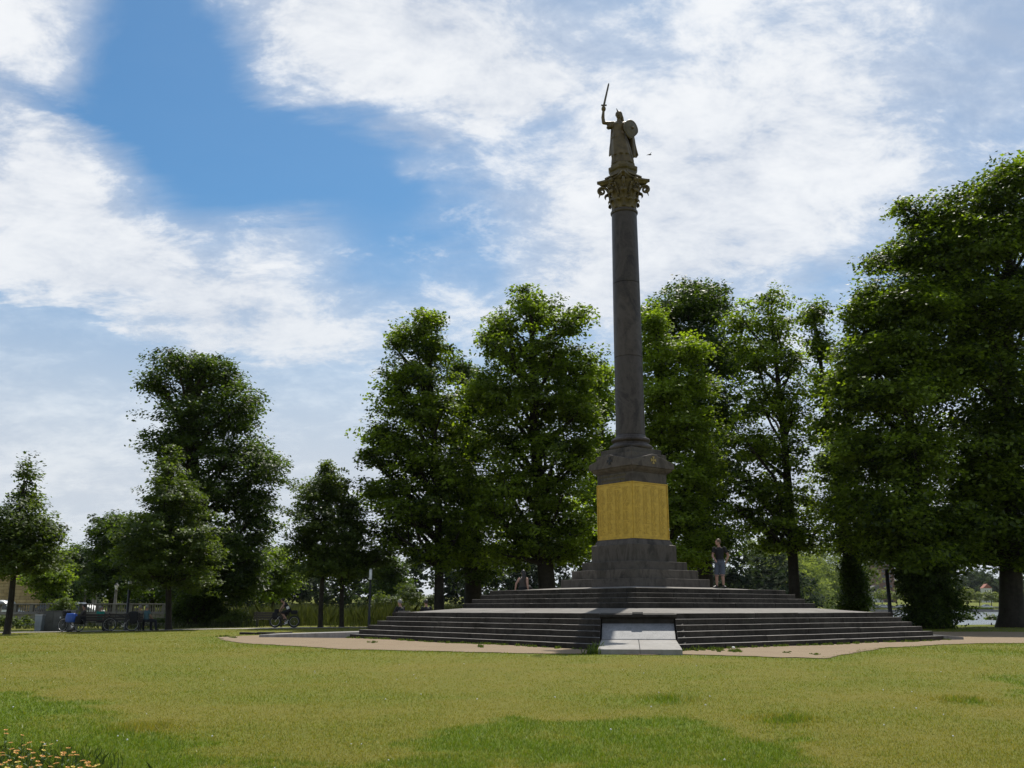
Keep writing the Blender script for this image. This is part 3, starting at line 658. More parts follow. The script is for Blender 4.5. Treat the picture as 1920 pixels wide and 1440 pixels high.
def hand(w, d, spread, s=1.0, curl=.5):
    """palm and five fingers from wrist w along d; spread is the across-palm direction. returns MB"""
    m = MB(); d = Vector(d).normalized(); sp = Vector(spread); sp = (sp-d*sp.dot(d)).normalized(); nn = d.cross(sp)
    w = Vector(w); m.tube([w, w+d*.04*s, w+d*.085*s], [.024*s, .034*s, .03*s], 8, round_ends=True)
    for q, (o, l) in enumerate(((-.027, .072), (-.009, .082), (.009, .077), (.026, .060))):
        b = w+d*.085*s+sp*o*s; mid = b+d*l*.55*s+nn*curl*.015*s; e = mid+(d*(1-curl*.6)+nn*curl).normalized()*l*.5*s; m.tube([b, mid, e], [.0105*s, .0098*s, .008*s], 6, round_ends=True)
    b = w+d*.03*s-sp*.028*s; m.tube([b, b+(d*.6-sp*.8)*.04*s, b+(d*1.0-sp*.6)*.075*s], [.013*s, .011*s, .009*s], 6, round_ends=True)
    return m
# ------------------------------------------------------------------ statue
def build_statue():
    st = root('statue', 'bronze robed woman with raised sword and shield standing on top of the column', 'statue', (MCX, MCY, 19.225), 0)
    pr = []
    def add(f): m = MB(); f(m); pr.append((m, 0))
    Z = lambda z: z
    # robe with folds, widening to the hem
    add(lambda m: m.loft([ring((.0, .0, .0), .38, .30, 60, .16, 11, .3), ring((.0, 0, .12), .39, .31, 60, .17, 11, .35), ring((-.0, 0, .30), .37, .30, 60, .19, 11, .5), ring((-.03, .0, .60), .345, .28, 60, .17, 11, .7), ring((-.06, .0, .95), .31, .26, 60, .13, 11, .9), ring((-.09, 0, 1.25), .265, .225, 60, .07, 11, 1.0), ring((-.11, 0, 1.45), .215, .185, 60, .03, 11, 1), ring((-.12, 0, 1.55), .20, .17, 60)]))
    # overskirt
    add(lambda m: m.loft([ring((-.02, -.02, .40), .365, .31, 60, .16, 9, .1), ring((-.04, -.02, .7), .345, .285, 60, .12, 9, .2), ring((-.08, -.01, 1.1), .30, .25, 60, .08, 9, .4), ring((-.11, 0, 1.5), .215, .185, 60)]))
    add(lambda m: m.loft([ring((-.115, -.01, 1.22), .275, .235, 60, .10, 17, 0), ring((-.12, -.01, 1.38), .25, .215, 60, .08, 17, .2), ring((-.12, 0, 1.52), .21, .18, 60)]))
    add(lambda m: m.loft([ring((-.12, 0, 1.48), .20, .165), ring((-.115, 0, 1.62), .215, .18), ring((-.10, -.01, 1.78), .245, .20), ring((-.09, 0, 1.90), .27, .17), ring((-.09, .01, 1.98), .22, .13), ring((-.09, .01, 2.04), .10, .09)]))
    add(lambda m: m.tube([(-.09, .0, 2.0), (-.10, -.01, 2.14)], [.085, .075], 12, round_ends=True))
    add(lambda m: m.ell((-.10, -.03, 2.28), (.10, .12, .145))); add(lambda m: m.ell((-.115, -.14, 2.27), (.02, .035, .035))); add(lambda m: m.ell((-.105, -.10, 2.18), (.05, .04, .04)))
    add(lambda m: m.lathe([(.128, 2.30), (.135, 2.34), (.125, 2.42), (.09, 2.48), (.02, 2.515)], 20, (-.09, 0, 0)))                 # helmet bowl
    add(lambda m: m.tube([(-.02, .06, 2.36), (.02, .10, 2.24), (.05, .12, 2.10), (.10, .12, 2.03)], [.08, .08, .065, .03], 8, round_ends=True))   # hair falling behind
    add(lambda m: m.ell((-.18, -.13, 1.84), (.095, .08, .09))); add(lambda m: m.ell((-.02, -.13, 1.84), (.095, .08, .09)))
    # raised arm with short sleeve, hand round the grip
    add(lambda m: m.tube([(-.30, 0, 1.93), (-.47, -.02, 1.94), (-.66, -.03, 1.95)], [.105, .082, .066], 12, round_ends=True))
    add(lambda m: m.tube([(-.66, -.03, 1.95), (-.685, -.05, 2.2), (-.66, -.07, 2.50)], [.066, .064, .045], 12, round_ends=True))
    add(lambda m: m.loft([ring((-.33, 0, 2.0), .07, .10, 20), ring((-.42, 0, 1.90), .10, .12, 20, .1, 5), ring((-.46, 0, 1.72), .10, .12, 20, .2, 5)]))
    add(lambda m: m.ell((-.655, -.08, 2.58), (.085, .09, .13))); pr.append((hand((-.655, -.07, 2.52), (.12, -.15, 1), (0, 1, .1), 1.35, 1.0), 0))
    add(lambda m: m.tube([(.12, .0, 1.94), (.30, -.02, 1.74), (.32, -.12, 1.55)], [.10, .085, .07], 12, round_ends=True))            # shield arm
    # feet
    add(lambda m: m.tube([(-.14, -.20, .05), (-.15, -.36, .04)], [.06, .045], 8, round_ends=True)); add(lambda m: m.tube([(.12, -.16, .05), (.15, -.31, .04)], [.06, .045], 8, round_ends=True))
    b = fuse('body', pr, .017, [M['statue']], st, 3); b['label'] = 'robed bronze figure with helmet'
    m = MB(); m.tube([(-.66, -.09, 2.50), (-.645, -.10, 2.72)], [.026, .026], 8); m.box((-.642, -.10, 2.735), (.20, .06, .04)); m.ell((-.665, -.09, 2.48), (.04, .04, .04))
    sw = m.build('sword', M['blade'], st, True)
    m = MB(); A = Vector((-.640, -.10, 2.75)); B = Vector((-.45, -.20, 3.72)); d = (B-A).normalized(); s_ = d.cross(Vector((0, 1, 0))).normalized(); n = s_.cross(d)
    rg = []
    for t, wd in ((0, .040), (.1, .038), (.9, .030), (.97, .020), (1, .003)):
        c = A.lerp(B, t); rg.append([c+s_*wd, c+n*.011, c-s_*wd, c-n*.011])
    m.loft(rg); m.build('blade', M['blade'], sw)
    m = MB(); m.tube([(-.13, -.05, 2.46), (-.19, -.09, 2.60)], [.035, .006], 6); m.build('helmet_spike', M['statue'], st)
    # shield: pointed oval, domed, with rim
    C = Vector((.30, -.21, 1.555)); Rs = Matrix.Rotation(R(26), 4, 'Z') @ Matrix.Rotation(R(10), 4, 'Y') @ Matrix.Rotation(R(-6), 4, 'X')
    def outl(s):
        o = []
        for i in range(40):
            a = 2*math.pi*i/40; x = .29*math.cos(a); z = .47*math.sin(a); x *= (1-.34*max(0, -math.sin(a))**1.3)*(1+.07*abs(math.cos(2*a))); o.append((x*s, z*s))
        return o
    m = MB(); rgs = []
    for s, y in ((1.0, .03), (1.0, -.02), (.93, -.035), (.91, -.022), (.6, -.075), (.25, -.10), (.04, -.105)): rgs.append([C+Rs.to_3x3() @ Vector((x, y, z)) for x, z in outl(s)])
    m.loft(rgs); m.build('shield', plain('shield_bronze', (.115, .092, .048), .5, .35, .25, 4), st, True)
    m = MB(); m.ell(C+Rs.to_3x3() @ Vector((0, -.11, 0)), (.06, .045, .06)); m.build('shield_boss', M['statue'], st, True)
    # cloak hanging behind with folds
    rows = []
    for t in np.linspace(0, 1, 16):
        row = []
        for u in np.linspace(0, 1, 40):
            x0 = -.36+.68*u; x1 = -.44+1.06*u; fold = .075*math.sin(u*26+t*2.2)*(.25+t)+.03*math.sin(u*11+3*t)
            zb = .62-.55*max(0, u-.0)*.75+(.62-abs(u-.86)*2.4 if u > .75 else 0)*.0; zbot = .60-.38*u+(.42*max(0, u-.72)/.28)
            x = x0+(x1-x0)*t**.8; z = 2.0-(2.0-zbot)*t; y = .10+.20*t**.7+fold-.12*abs(u-.5)*t
            row.append((x, y, z))
        rows.append(row)
    V = [p for r_ in rows for p in r_]; n = 40; Fs = [(i*n+j, i*n+j+1, (i+1)*n+j+1, (i+1)*n+j) for i in range(15) for j in range(n-1)]
    me = bpy.data.meshes.new('cloak'); me.from_pydata(V, [], Fs); o = link('cloak', me, M['statue'], st, True); md = o.modifiers.new('t', 'SOLIDIFY'); md.thickness = .03
    m = MB(); m.lathe([(.42, -.01), (.43, .03), (.40, .05)], 24); m.build('base', M['statue'], st, True)
    st.scale = (1.16, 1.14, 1.0)
build_statue()

# ------------------------------------------------------------------ people
def person(label, loc, rz, J, mats, voxel=.0115, s=1.0, sleeves='short', legs='short', hair='short', extra=None, cat='person', cap_hair=True):
    """J: joints in local metres (x forward, y left, z up). mats: dict skin, hair, top, legs, shoe"""
    rt = root('person', label, cat, loc, rz)
    sk, tp, lg, sh = 0, 1, 2, 3; pr = []
    V = {k: Vector(v)*s for k, v in J.items()}
    def t(pts, rad, mi, seg=12): 
        q = []; rq = []
        for i in range(len(pts)-1):
            for j in range(8): q.append(Vector(pts[i]).lerp(Vector(pts[i+1]), j/8)); rq.append((rad[i]+(rad[i+1]-rad[i])*j/8)*s)
        m = MB(); m.tube(q+[Vector(pts[-1])], rq+[rad[-1]*s], seg, round_ends=True); pr.append((m, mi))
    sl, sr, hl, hr = V['shl'], V['shr'], V['hipl'], V['hipr']; across = (sl-sr).normalized(); hacross = (hl-hr).normalized()
    pel = (hl+hr)/2; ch = (sl+sr)/2; up = (ch-pel); upn = up.normalized(); fw = across.cross(upn).normalized(); hfw = hacross.cross(upn).normalized()
    def sec(c, ax, fwd, rx, ry, n=20): return [c+ax*(rx*s*math.cos(2*math.pi*i/n))+fwd*(ry*s*math.sin(2*math.pi*i/n)) for i in range(n)]
    hw = (hl-hr).length/2/s; sw = (sl-sr).length/2/s
    def dense(rg): return [[a.lerp(b, j/6) for a, b in zip(r0, r1)] for r0, r1 in zip(rg[:-1], rg[1:]) for j in range(6)]+[rg[-1]]
    m = MB(); m.loft(dense([sec(pel-upn*.10*s, hacross, hfw, hw+.05, .10), sec(pel-upn*.02*s, hacross, hfw, hw+.085, .125), sec(pel+up*.16, hacross, hfw, hw+.075, .12)])); pr.append((m, lg))
    m = MB(); m.loft(dense([sec(pel+up*.10, hacross, hfw, hw+.078, .125), sec(pel+up*.38, across, fw, .145, .112), sec(pel+up*.66, across, fw, .168, .125), sec(pel+up*.88, across, fw, sw-.005, .115), sec(pel+up*1.0, across, fw, sw-.04, .085), sec(pel+up*1.07, across, fw, .075, .062)])); pr.append((m, tp))
    hd = V['head']; nk = pel+up*1.05
    t([nk-upn*.03*s, nk.lerp(hd, .55)], [.062, .054], sk)
    hf = Vector(J.get('look', (1, 0, 0))).normalized(); hs = Vector((0, 0, 1)).cross(hf).normalized(); hu = hf.cross(hs); HM = Matrix((hf, hs, hu)).transposed()
    def e(c, r, mi): m = MB(); m.ell(hd+HM @ (Vector(c)*s), [x*s for x in r], M=HM); pr.append((m, mi))
    e((0, 0, 0), (.092, .074, .112), sk); e((.03, 0, -.065), (.06, .052, .05), sk); e((.098, 0, -.012), (.016, .013, .022), sk); e((.085, 0, .022), (.012, .045, .012), sk); e((.078, 0, -.062), (.016, .026, .010), sk)
    for q in (-1, 1): e((-.005, q*.077, -.01), (.018, .010, .03), sk)
    for sd_, a, b, c in ((1, 'shl', 'ell', 'wrl'), (-1, 'shr', 'elr', 'wrr')):
        A, B, C = V[a], V[b], V[c]
        t([A, A.lerp(B, .5), B] if sleeves == 'none' else [A.lerp(B, .5), B], [.056, .047, .042] if sleeves == 'none' else [.047, .042], sk if sleeves != 'long' else tp); t([B, B.lerp(C, .35), C], [.042, .041, .028], sk if sleeves != 'long' else tp)
        if sleeves == 'short': t([A, A.lerp(B, .55)], [.068, .066], tp)
        elif sleeves == 'long': t([A, B], [.066, .056], tp); t([B, C], [.054, .040], tp)
        pr.append((hand(C, (C-B), Vector(J.get('palm', (1, 0, 0))), s, .6), sk))
    for a, b, c, d in (('hipl', 'knl', 'anl', 'tol'), ('hipr', 'knr', 'anr', 'tor')):
        A, B, C, D = V[a], V[b], V[c], V[d]
        t([A, A.lerp(B, .5), B], [.088, .078, .060], lg); t([B, B.lerp(C, .32), C], [.058, .060, .036], sk if legs != 'long' else lg)
        if legs == 'short': t([A, A.lerp(B, .6), A.lerp(B, 1.0)], [.098, .102, .098], lg)
        if legs == 'long': t([A, B], [.098, .078], lg); t([B, C], [.076, .062], lg)
        t([C-Vector((0, 0, .02*s)), C.lerp(D, .45)-Vector((0, 0, .015*s)), D], [.045, .044, .032], sh)
    bd = fuse('body', pr, max(voxel*1.12, .0118 if 'standing' in label or 'woman' in label else .016)*s, [M[mats[k]] for k in ('skin', 'top', 'legs', 'shoe')], rt, 3)
    hm = MB()
    if hair == 'short':
        hm.ell(hd+HM @ (Vector((-.018, 0, .028))*s), [x*s for x in (.100, .089, .106)], M=HM)
        o = hm.build('hair', M[mats['hair']], rt, True)
    elif hair == 'long':
        hm.ell(hd+HM @ (Vector((-.02, 0, .025))*s), [x*s for x in (.10, .09, .11)], M=HM); p0 = hd+HM @ (Vector((-.06, 0, -.02))*s)
        hm.tube([p0, p0+(HM @ Vector((-.05, 0, -.14))+Vector((0, 0, -.02)))*s, p0+HM @ Vector((-.09, 0, -.30))*s], [.085*s, .085*s, .04*s], 10, round_ends=True)
        o = hm.build('hair', M[mats['hair']], rt, True)
    # the hair cap must not hide the face: push it back behind the brow
    for v in o.data.vertices:
        l = HM.transposed() @ (v.co-hd)
        if l.x > .045*s and l.z < .062*s: v.co -= HM @ Vector((l.x-.045*s, 0, 0))
    em = MB()
    for q in (-1, 1): em.ell(hd+HM @ (Vector((.083, q*.03, .004))*s), [.009*s]*3, 8, 5)
    em.build('eyes', M['black'], rt)
    if extra: extra(rt, V, s)
    return rt
STAND = dict(head=(.02, 0, 1.66), shl=(0, .19, 1.44), shr=(0, -.19, 1.44), hipl=(0, .095, .93), hipr=(0, -.095, .93), knl=(.02, .11, .50), knr=(.02, -.11, .50), anl=(-.01, .12, .085), anr=(-.01, -.12, .085), tol=(.16, .14, .035), tor=(.16, -.14, .035), ell=(-.03, .25, 1.15), elr=(-.03, -.25, 1.15), wrl=(.06, .24, .90), wrr=(.06, -.24, .90))
def apron_z(h): # height of the sloping pavement at square half-size h
    if h < SU-3*TREAD: return 1.86+(ZU+3*RISE-1.86)*(h-1.97)/(SU-3*TREAD-.425-1.97)
    return .962+(1.113-.962)*(HALF6-.425-h)/(HALF6-.425-SU+.1)
# man on the upper platform, back half turned, looking to the left
mp_ = unproj(1352, 1100, 37.0); lx, ly = to_mon(mp_.x, mp_.y); hh = max(abs(float(lx)), abs(float(ly))); zz = apron_z(hh)+.012 if hh < SU-3*TREAD-.42 else ZU+3*RISE+.003
J = dict(STAND); J.update(look=(.50, -.86, .05), palm=(1, 0, 0), head=(.04, -.03, 1.66), ell=(-.12, .30, 1.17), wrl=(-.13, .19, .94), elr=(.04, -.25, 1.16), wrr=(.22, -.12, 1.02), knr=(.03, -.13, .50), anr=(.0, -.15, .085), tor=(.12, -.25, .035), anl=(.02, .10, .085), tol=(.15, .20, .035), knl=(.05, .09, .50))
person('man in black t-shirt and grey shorts standing on the upper platform', (mp_.x, mp_.y, zz), R(-115), J, dict(skin='skin', hair='hair_b', top='cl_black', legs='cl_greyblue', shoe='black'), .0105, 1.03)
# woman sitting on the edge of the upper platform, seen from behind
wp = unproj(981, 1104, 37.4); lx, ly = to_mon(wp.x, wp.y); hh = max(abs(float(lx)), abs(float(ly)))
zz = ZU+3*RISE+.0
SITG = dict(head=(.03, 0, .70), look=(.75, .6, .0), shl=(0, .165, .47), shr=(0, -.165, .47), hipl=(.0, .10, .10), hipr=(0, -.10, .10), knl=(.40, .14, .24), knr=(.42, -.12, .16), anl=(.62, .12, .05), anr=(.66, -.14, .04), tol=(.80, .16, .03), tor=(.82, -.16, .03), ell=(-.06, .27, .28), elr=(-.10, -.22, .27), wrl=(.0, .33, .05), wrr=(-.08, -.24, .05), palm=(1, 0, 0))
person('woman with long dark hair sitting bare-armed on the upper platform edge', (wp.x, wp.y+.35, zz), R(70), SITG, dict(skin='skin', hair='hair', top='cl_brown', legs='cl_black', shoe='black'), .0115, .96, 'none', 'long', 'long')
# two people sitting on the far left side of the lower steps
for px, py, lab, ml, rz in ((752, 1135, 'dark clothed person in cap sitting behind the lower platform', 'hair_g', 135), (800, 1138, 'small hunched person in black sitting beyond the lower platform edge', 'hair', 115)):
    yy_ = 39.6 if px < 780 else 40.3; q = Vector(((px-960)/1848*yy_, yy_, .19))
    J = dict(head=(.10, 0, 1.20), look=(1, .2, -.1), shl=(.05, .18, .98), shr=(.05, -.18, .98), hipl=(0, .1, .56), hipr=(0, -.1, .56), knl=(.42, .13, .50), knr=(.42, -.13, .50), anl=(.42, .13, .09), anr=(.42, -.13, .09), tol=(.58, .14, .04), tor=(.58, -.14, .04), ell=(.16, .24, .74), elr=(.16, -.24, .74), wrl=(.36, .12, .62), wrr=(.36, -.12, .62))
    person(lab, q, R(rz), J, dict(skin='skin2', hair=ml, top='cl_black', legs='cl_navy', shoe='black'), .0125, .95, 'long', 'long')

# ------------------------------------------------------------------ bicycles
def wheel(rt, name, c, r, tyre_r, spokes=14):
    m = MB(); n = 32; rg = []
    def torus(m, R_, r_, seg=8):
        V = []
        for i in range(n):
            a = 2*math.pi*i/n
            for j in range(seg): b = 2*math.pi*j/seg; V.append((c[0]+(R_+r_*math.cos(b))*math.cos(a), c[1]+r_*math.sin(b), c[2]+(R_+r_*math.cos(b))*math.sin(a)))
        m.add(V, [(i*seg+j, i*seg+(j+1) % seg, ((i+1) % n)*seg+(j+1) % seg, ((i+1) % n)*seg+j) for i in range(n) for j in range(seg)])
    torus(m, r-tyre_r, tyre_r)
    w_ = m.build(name, M['rubber'], rt, True)
    m = MB(); torus(m, r-2.1*tyre_r, .010, 6); m.build('rim', M['steel'], w_, True)
    m = MB(); m.tube([(c[0], c[1]-.04, c[2]), (c[0], c[1]+.04, c[2])], .02, 8)
    for i in range(spokes):
        a = 2*math.pi*i/spokes; m.tube([(c[0]+.02*math.cos(a+.6), c[1]+(.03 if i % 2 else -.03), c[2]+.02*math.sin(a+.6)), (c[0]+(r-2.1*tyre_r)*math.cos(a), c[1], c[2]+(r-2.1*tyre_r)*math.sin(a))], .0016, 4)
    m.build('spokes', M['steel'], w_); return w_
def bicycle(label, loc, rz, fat=.024, frame='black', bags=(), fork='black', lean=0):
    rt = root('bicycle', label, 'bicycle', loc, rz, None); rt.rotation_euler = (lean, 0, rz)
    r = .345; wheel(rt, 'wheel', (.56, 0, r), r, fat); wheel(rt, 'wheel', (-.52, 0, r), r, fat)
    m = MB(); bb = (-.08, 0, .30); st_ = (-.22, 0, .80); hd0 = (.34, 0, .60); hd1 = (.30, 0, .80); dr = (-.52, 0, r)
    m.tube([bb, st_], .018, 8); m.tube([bb, hd0], .024, 8); m.tube([(-.20, 0, .72), hd1], .020, 8); m.tube([hd0, hd1], .022, 8)
    for q in (-.045, .045): m.tube([(bb[0], q*.5, bb[2]), (dr[0], q, dr[2])], .011, 6); m.tube([(-.20, q*.4, .72), (dr[0], q, dr[2])], .009, 6)
    m.build('frame', M[frame], rt, True)
    m = MB()
    for q in (-.05, .05): m.tube([(.335, q, .61), (.45, q, .52), (.56, q, r)], .014, 6)
    m.tube([(.335, -.05, .62), (.335, .05, .62)], .016, 6); m.build('fork', M[fork], rt, True)
    m = MB(); m.tube([(.30, 0, .80), (.29, 0, .96)], .016, 6); m.tube([(.20, -.31, 1.0), (.27, -.2, 1.0), (.32, 0, .98), (.27, .2, 1.0), (.20, .31, 1.0)], .013, 6); m.build('handlebar', M['black'], rt, True)
    m = MB(); m.loft([ring((-.33, 0, .875), .03, .08, 14), ring((-.22, 0, .90), .13, .075, 14), ring((-.18, 0, .91), .11, .05, 14)]); m.tube([st_, (-.235, 0, .88)], .014, 6); m.build('saddle', M['black'], rt, True)
    m = MB(); m.lathe([(.01, -.006), (.09, -.006), (.09, .006), (.01, .006)], 20, M=Matrix.Translation(bb) @ Matrix.Rotation(math.pi/2, 4, 'X')); m.bar((bb[0], -.07, bb[2]), (bb[0]+.12, -.07, bb[2]-.12), .02); m.bar((bb[0], .07, bb[2]), (bb[0]-.12, .07, bb[2]+.12), .02); m.box((bb[0]+.12, -.12, bb[2]-.12), (.09, .09, .02)); m.box((bb[0]-.12, .12, bb[2]+.12), (.09, .09, .02)); m.build('crank', M['steel'], rt)
    m = MB(); m.tube([(-.25, .05, .72), (-.75, .05, .74), (-.75, -.05, .74), (-.25, -.05, .72)], .007, 5); m.tube([(-.70, .06, .74), (-.53, .06, r)], .006, 5); m.tube([(-.70, -.06, .74), (-.53, -.06, r)], .006, 5); m.build('luggage_rack', M['black'], rt)
    for nm, c, d, mt in bags:
        m = MB(); n = 16; rg = []
        for i in range(7):
            t = i/6; k = .82+.18*math.sin(t*math.pi); z = c[2]-d[2]/2+d[2]*t
            rg.append([Vector((c[0]+d[0]/2*k*math.copysign(abs(math.cos(a))**.55, math.cos(a)), c[1]+d[1]/2*k*math.copysign(abs(math.sin(a))**.55, math.sin(a)), z+.015*math.sin(3*a+i))) for a in [2*math.pi*j/n for j in range(n)]])
        m.loft(rg); m.build(nm, M[mt], rt, True)
    return rt
# ------------------------------------------------------------------ benches, bicycles and people along the path
def bench(label, loc, rz, W=1.9):
    rt = root('park_bench', label, 'bench', loc, rz, 'benches along the path')
    for i in range(4): m = MB(); m.box((0, -.21+.14*i*.98, .45), (W, .105, .035)); m.build('seat_slat', M['wood'], rt, bevel=.006)
    for i in range(3): m = MB(); m.box((0, .255+.03*i, .56+.13*i), (W, .03, .11)); m.build('backrest_slat', M['wood'], rt, bevel=.006)
    for x in (-W*.4, W*.4):
        m = MB(); m.bar((x, -.22, 0), (x, -.20, .43), .05, .05); m.bar((x, .24, 0), (x, .21, .43), .05, .05); m.bar((x, -.24, .41), (x, .24, .41), .05, .045); m.bar((x, .21, .43), (x, .33, .92), .05, .04); m.build('bench_frame', M['iron'], rt)
    return rt
def at(px, d): 
    x = (px-960)/F_PX*d/(math.cos(PITCH)+.2297*math.sin(PITCH)); return Vector((x, d, float(ground_z(x, d))+.02))
# benches face the water, so the backs are towards us: local +y is the back
b1 = at(172, 52.0); b2 = at(238, 52.6); b3 = at(507, 58.4)
bench('dark slatted bench below the cabinets with a person in green on it', b1, R(188), 2.0)
bench('dark slatted bench with two people seen from behind', b2, R(188), 1.9)
bench('empty dark bench beside the reeds behind the cyclist', b3, R(184), 1.75)
SITB = dict(head=(.02, 0, 1.24), look=(1, 0, -.05), shl=(.0, .18, 1.02), shr=(.0, -.18, 1.02), hipl=(0, .1, .56), hipr=(0, -.1, .56), knl=(.44, .12, .52), knr=(.44, -.12, .52), anl=(.46, .12, .09), anr=(.46, -.12, .09), tol=(.62, .14, .04), tor=(.62, -.14, .04), ell=(.08, .25, .76), elr=(.08, -.25, .76), wrl=(.30, .12, .66), wrr=(.30, -.12, .66))
def J2(**k): j = dict(SITB); j.update(k); return j
bz = -.02
person('man in dark jacket and khaki trousers sitting sideways on the bench end', (at(160, 51.8).x, 51.75, b1.z+bz), R(205), J2(look=(1, .3, -.25), anl=(.55, .12, .09), tol=(.72, .1, .04), ell=(.16, .24, .80), elr=(.16, -.24, .80)), dict(skin='skin2', hair='hair', top='cl_brown', legs='cl_khaki', shoe='black'), .0125, 1.02, 'long', 'long')
person('person in bright green top on the bench holding up a cup', (at(188, 52.0).x, 52.1, b1.z+bz), R(70), J2(look=(.6, -.8, 0), elr=(.05, -.34, .80), wrr=(.28, -.42, .86)), dict(skin='skin', hair='hair_g', top='cl_green', legs='cl_navy', shoe='black'), .0125, .97, 'short', 'long')
person('broad person in dark olive top seated on the second bench', (at(262, 52.6).x, 52.75, b2.z+bz), R(97), J2(shl=(0, .21, 1.02), shr=(0, -.21, 1.02)), dict(skin='skin2', hair='hair_g', top='cl_khaki', legs='cl_navy', shoe='black'), .0125, 1.0, 'short', 'long')
person('person in dusty teal shirt at the far end of the second bench', (at(275, 52.6).x, 52.7, b2.z+bz), R(60), J2(look=(.8, .5, 0), knr=(.46, -.2, .52), anr=(.48, -.26, .09), tor=(.62, -.3, .04)), dict(skin='skin', hair='hair_g', top='cl_teal', legs='cl_navy', shoe='black'), .0125, 1.0, 'short', 'long')
p = at(137, 50.9)
bicycle('parked bicycle with a bright blue bag and black panniers by the bench', p, R(160), .026, 'black', (('pannier', (-.55, -.16, .58), (.36, .16, .38), 'cl_black'), ('pannier', (-.55, .16, .58), (.36, .16, .38), 'cl_black'), ('blue_bag', (-.1, .18, .68), (.62, .34, .44), 'bag_blue'), ('handlebar_bag', (.42, 0, .92), (.36, .34, .30), 'cl_black')), lean=R(4))
p = at(231, 50.9)
bicycle('parked black bicycle with rear panniers between the two benches', p, R(195), .024, 'black', (('pannier', (-.58, -.17, .62), (.38, .17, .44), 'cl_black'), ('pannier', (-.58, .17, .62), (.38, .17, .44), 'cl_black'), ('rack_bag', (-.55, 0, .86), (.5, .34, .24), 'cl_black')), lean=R(-4))
# the cyclist
cp = at(536, 56.6)
bk = bicycle('wide tyred bicycle with silver fork ridden along the path', cp, R(180), .048, 'black', (('saddle_bag', (-.50, 0, .86), (.42, .20, .20), 'cl_black'), ('handlebar_bag', (.50, 0, .92), (.26, .28, .24), 'cl_black'), ('pannier', (.56, .15, .66), (.30, .14, .36), 'cl_black')), fork='silver')
CYC = dict(head=(.20, 0, 1.52), look=(1, 0, -.12), shl=(.06, .18, 1.34), shr=(.06, -.18, 1.34), hipl=(-.22, .09, .97), hipr=(-.22, -.09, .97), knl=(.18, .11, .82), knr=(.10, -.11, .62), anl=(-.10, .12, .50), anr=(.02, -.12, .24), tol=(.05, .13, .46), tor=(.17, -.13, .20), ell=(.18, .28, 1.13), elr=(.18, -.28, 1.13), wrl=(.24, .27, 1.03), wrr=(.24, -.27, 1.03), palm=(0, 0, 1))
def badge(rt, V, s):
    m = MB(); m.box((0, 0, 0), (.17, .012, .16)); o = m.build('race_number', M['paper'], rt, bevel=.004); o.location = (-.16, .175, 1.12); o.rotation_euler = (0, R(25), R(-6))
person('cyclist in black jersey with red sleeve and white number riding along the path', cp, R(180), CYC, dict(skin='skin', hair='hair', top='cl_black', legs='cl_black', shoe='black'), .0115, 1.0, 'none', 'short', extra=badge)

# ------------------------------------------------------------------ lamp posts
def lamp_post(label, loc, H, r=.055, head=.55):
    rt = root('lamp_post', label, 'lamp post', loc, 0, 'park lamp posts')
    m = MB(); m.lathe([(r*2.2, 0), (r*2.2, .03), (r*1.25, .05), (r*1.2, .9), (r, .93), (r*.9, H-head)], 16); m.build('post', M['black'], rt, True)
    m = MB(); m.lathe([(r*1.25, H-head), (r*1.35, H-head+.02), (r*1.35, H-.06)], 16); m.build('lamp_glass', M['lampglass'], rt, True)
    m = MB(); m.lathe([(r*1.5, H-.06), (r*1.5, H-.03), (r*.4, H)], 16); m.build('lamp_cap', M['steel'], rt, True); return rt
lp = at(693, 55.5); lamp_post('slim black lamp post with white cylinder head left of the steps', lp, unproj(693, 1066, 55.5).z-lp.z, .062, .62)
lp = at(1668, 52.0); lamp_post('black lamp post behind the steps between the ivy covered trunks', lp, unproj(1666, 1063, 52).z-lp.z, .10, .12)
lp = at(240, 54.5); lamp_post('dark lamp post rising beside the benches in tree shade', lp, unproj(240, 1090, 54.5).z-lp.z, .075, .14)

# ------------------------------------------------------------------ cabinets and bin
q = at(99, 54.0); rt = root('utility_cabinet', 'weathered grey utility cabinet with small sticker standing beside the bin', 'cabinet', q, R(0))
m = MB(); m.box((.1, .25, .52), (1.06, .5, 1.04)); cb = m.build('cabinet_body', M['grey_box'], rt, bevel=.01)
for x in (-.155, .355): m = MB(); m.box((x, -.008, .56), (.49, .02, .90)); m.build('door', M['grey_box'], rt, bevel=.004)
m = MB(); m.box((.1, .25, 1.06), (1.12, .56, .04)); m.build('lid', M['grey_box'], rt, bevel=.006)
m = MB(); m.box((.50, -.021, .72), (.07, .004, .10)); m.build('sticker', M['paper'], rt)
q = at(133, 54.6); rt = root('utility_cabinet', 'paler grey utility cabinet behind the blue bag', 'cabinet', q, R(0))
m = MB(); m.box((0, .2, .54), (.62, .4, 1.08)); m.build('cabinet_body', M['grey_box_side'], rt, bevel=.01); m = MB(); m.box((0, .2, 1.10), (.70, .46, .04)); m.build('lid', M['grey_box_side'], rt, bevel=.006); m = MB(); m.box((-.2, -.005, .95), (.10, .012, .05)); m.build('vent', M['black'], rt)
q = at(78, 53.6); rt = root('litter_bin', 'tall blue grey metal bin with pale top left of the cabinets', 'bin', q, 0)
m = MB(); m.prism([(-.17, 0), (.17, 0), (.20, .82), (-.20, .82)], 'y', -.17, .17); m.build('bin_body', M['metal_bin'], rt, bevel=.012); m = MB(); m.box((0, 0, .845), (.43, .38, .05)); m.build('bin_top', M['silver'], rt, bevel=.012)

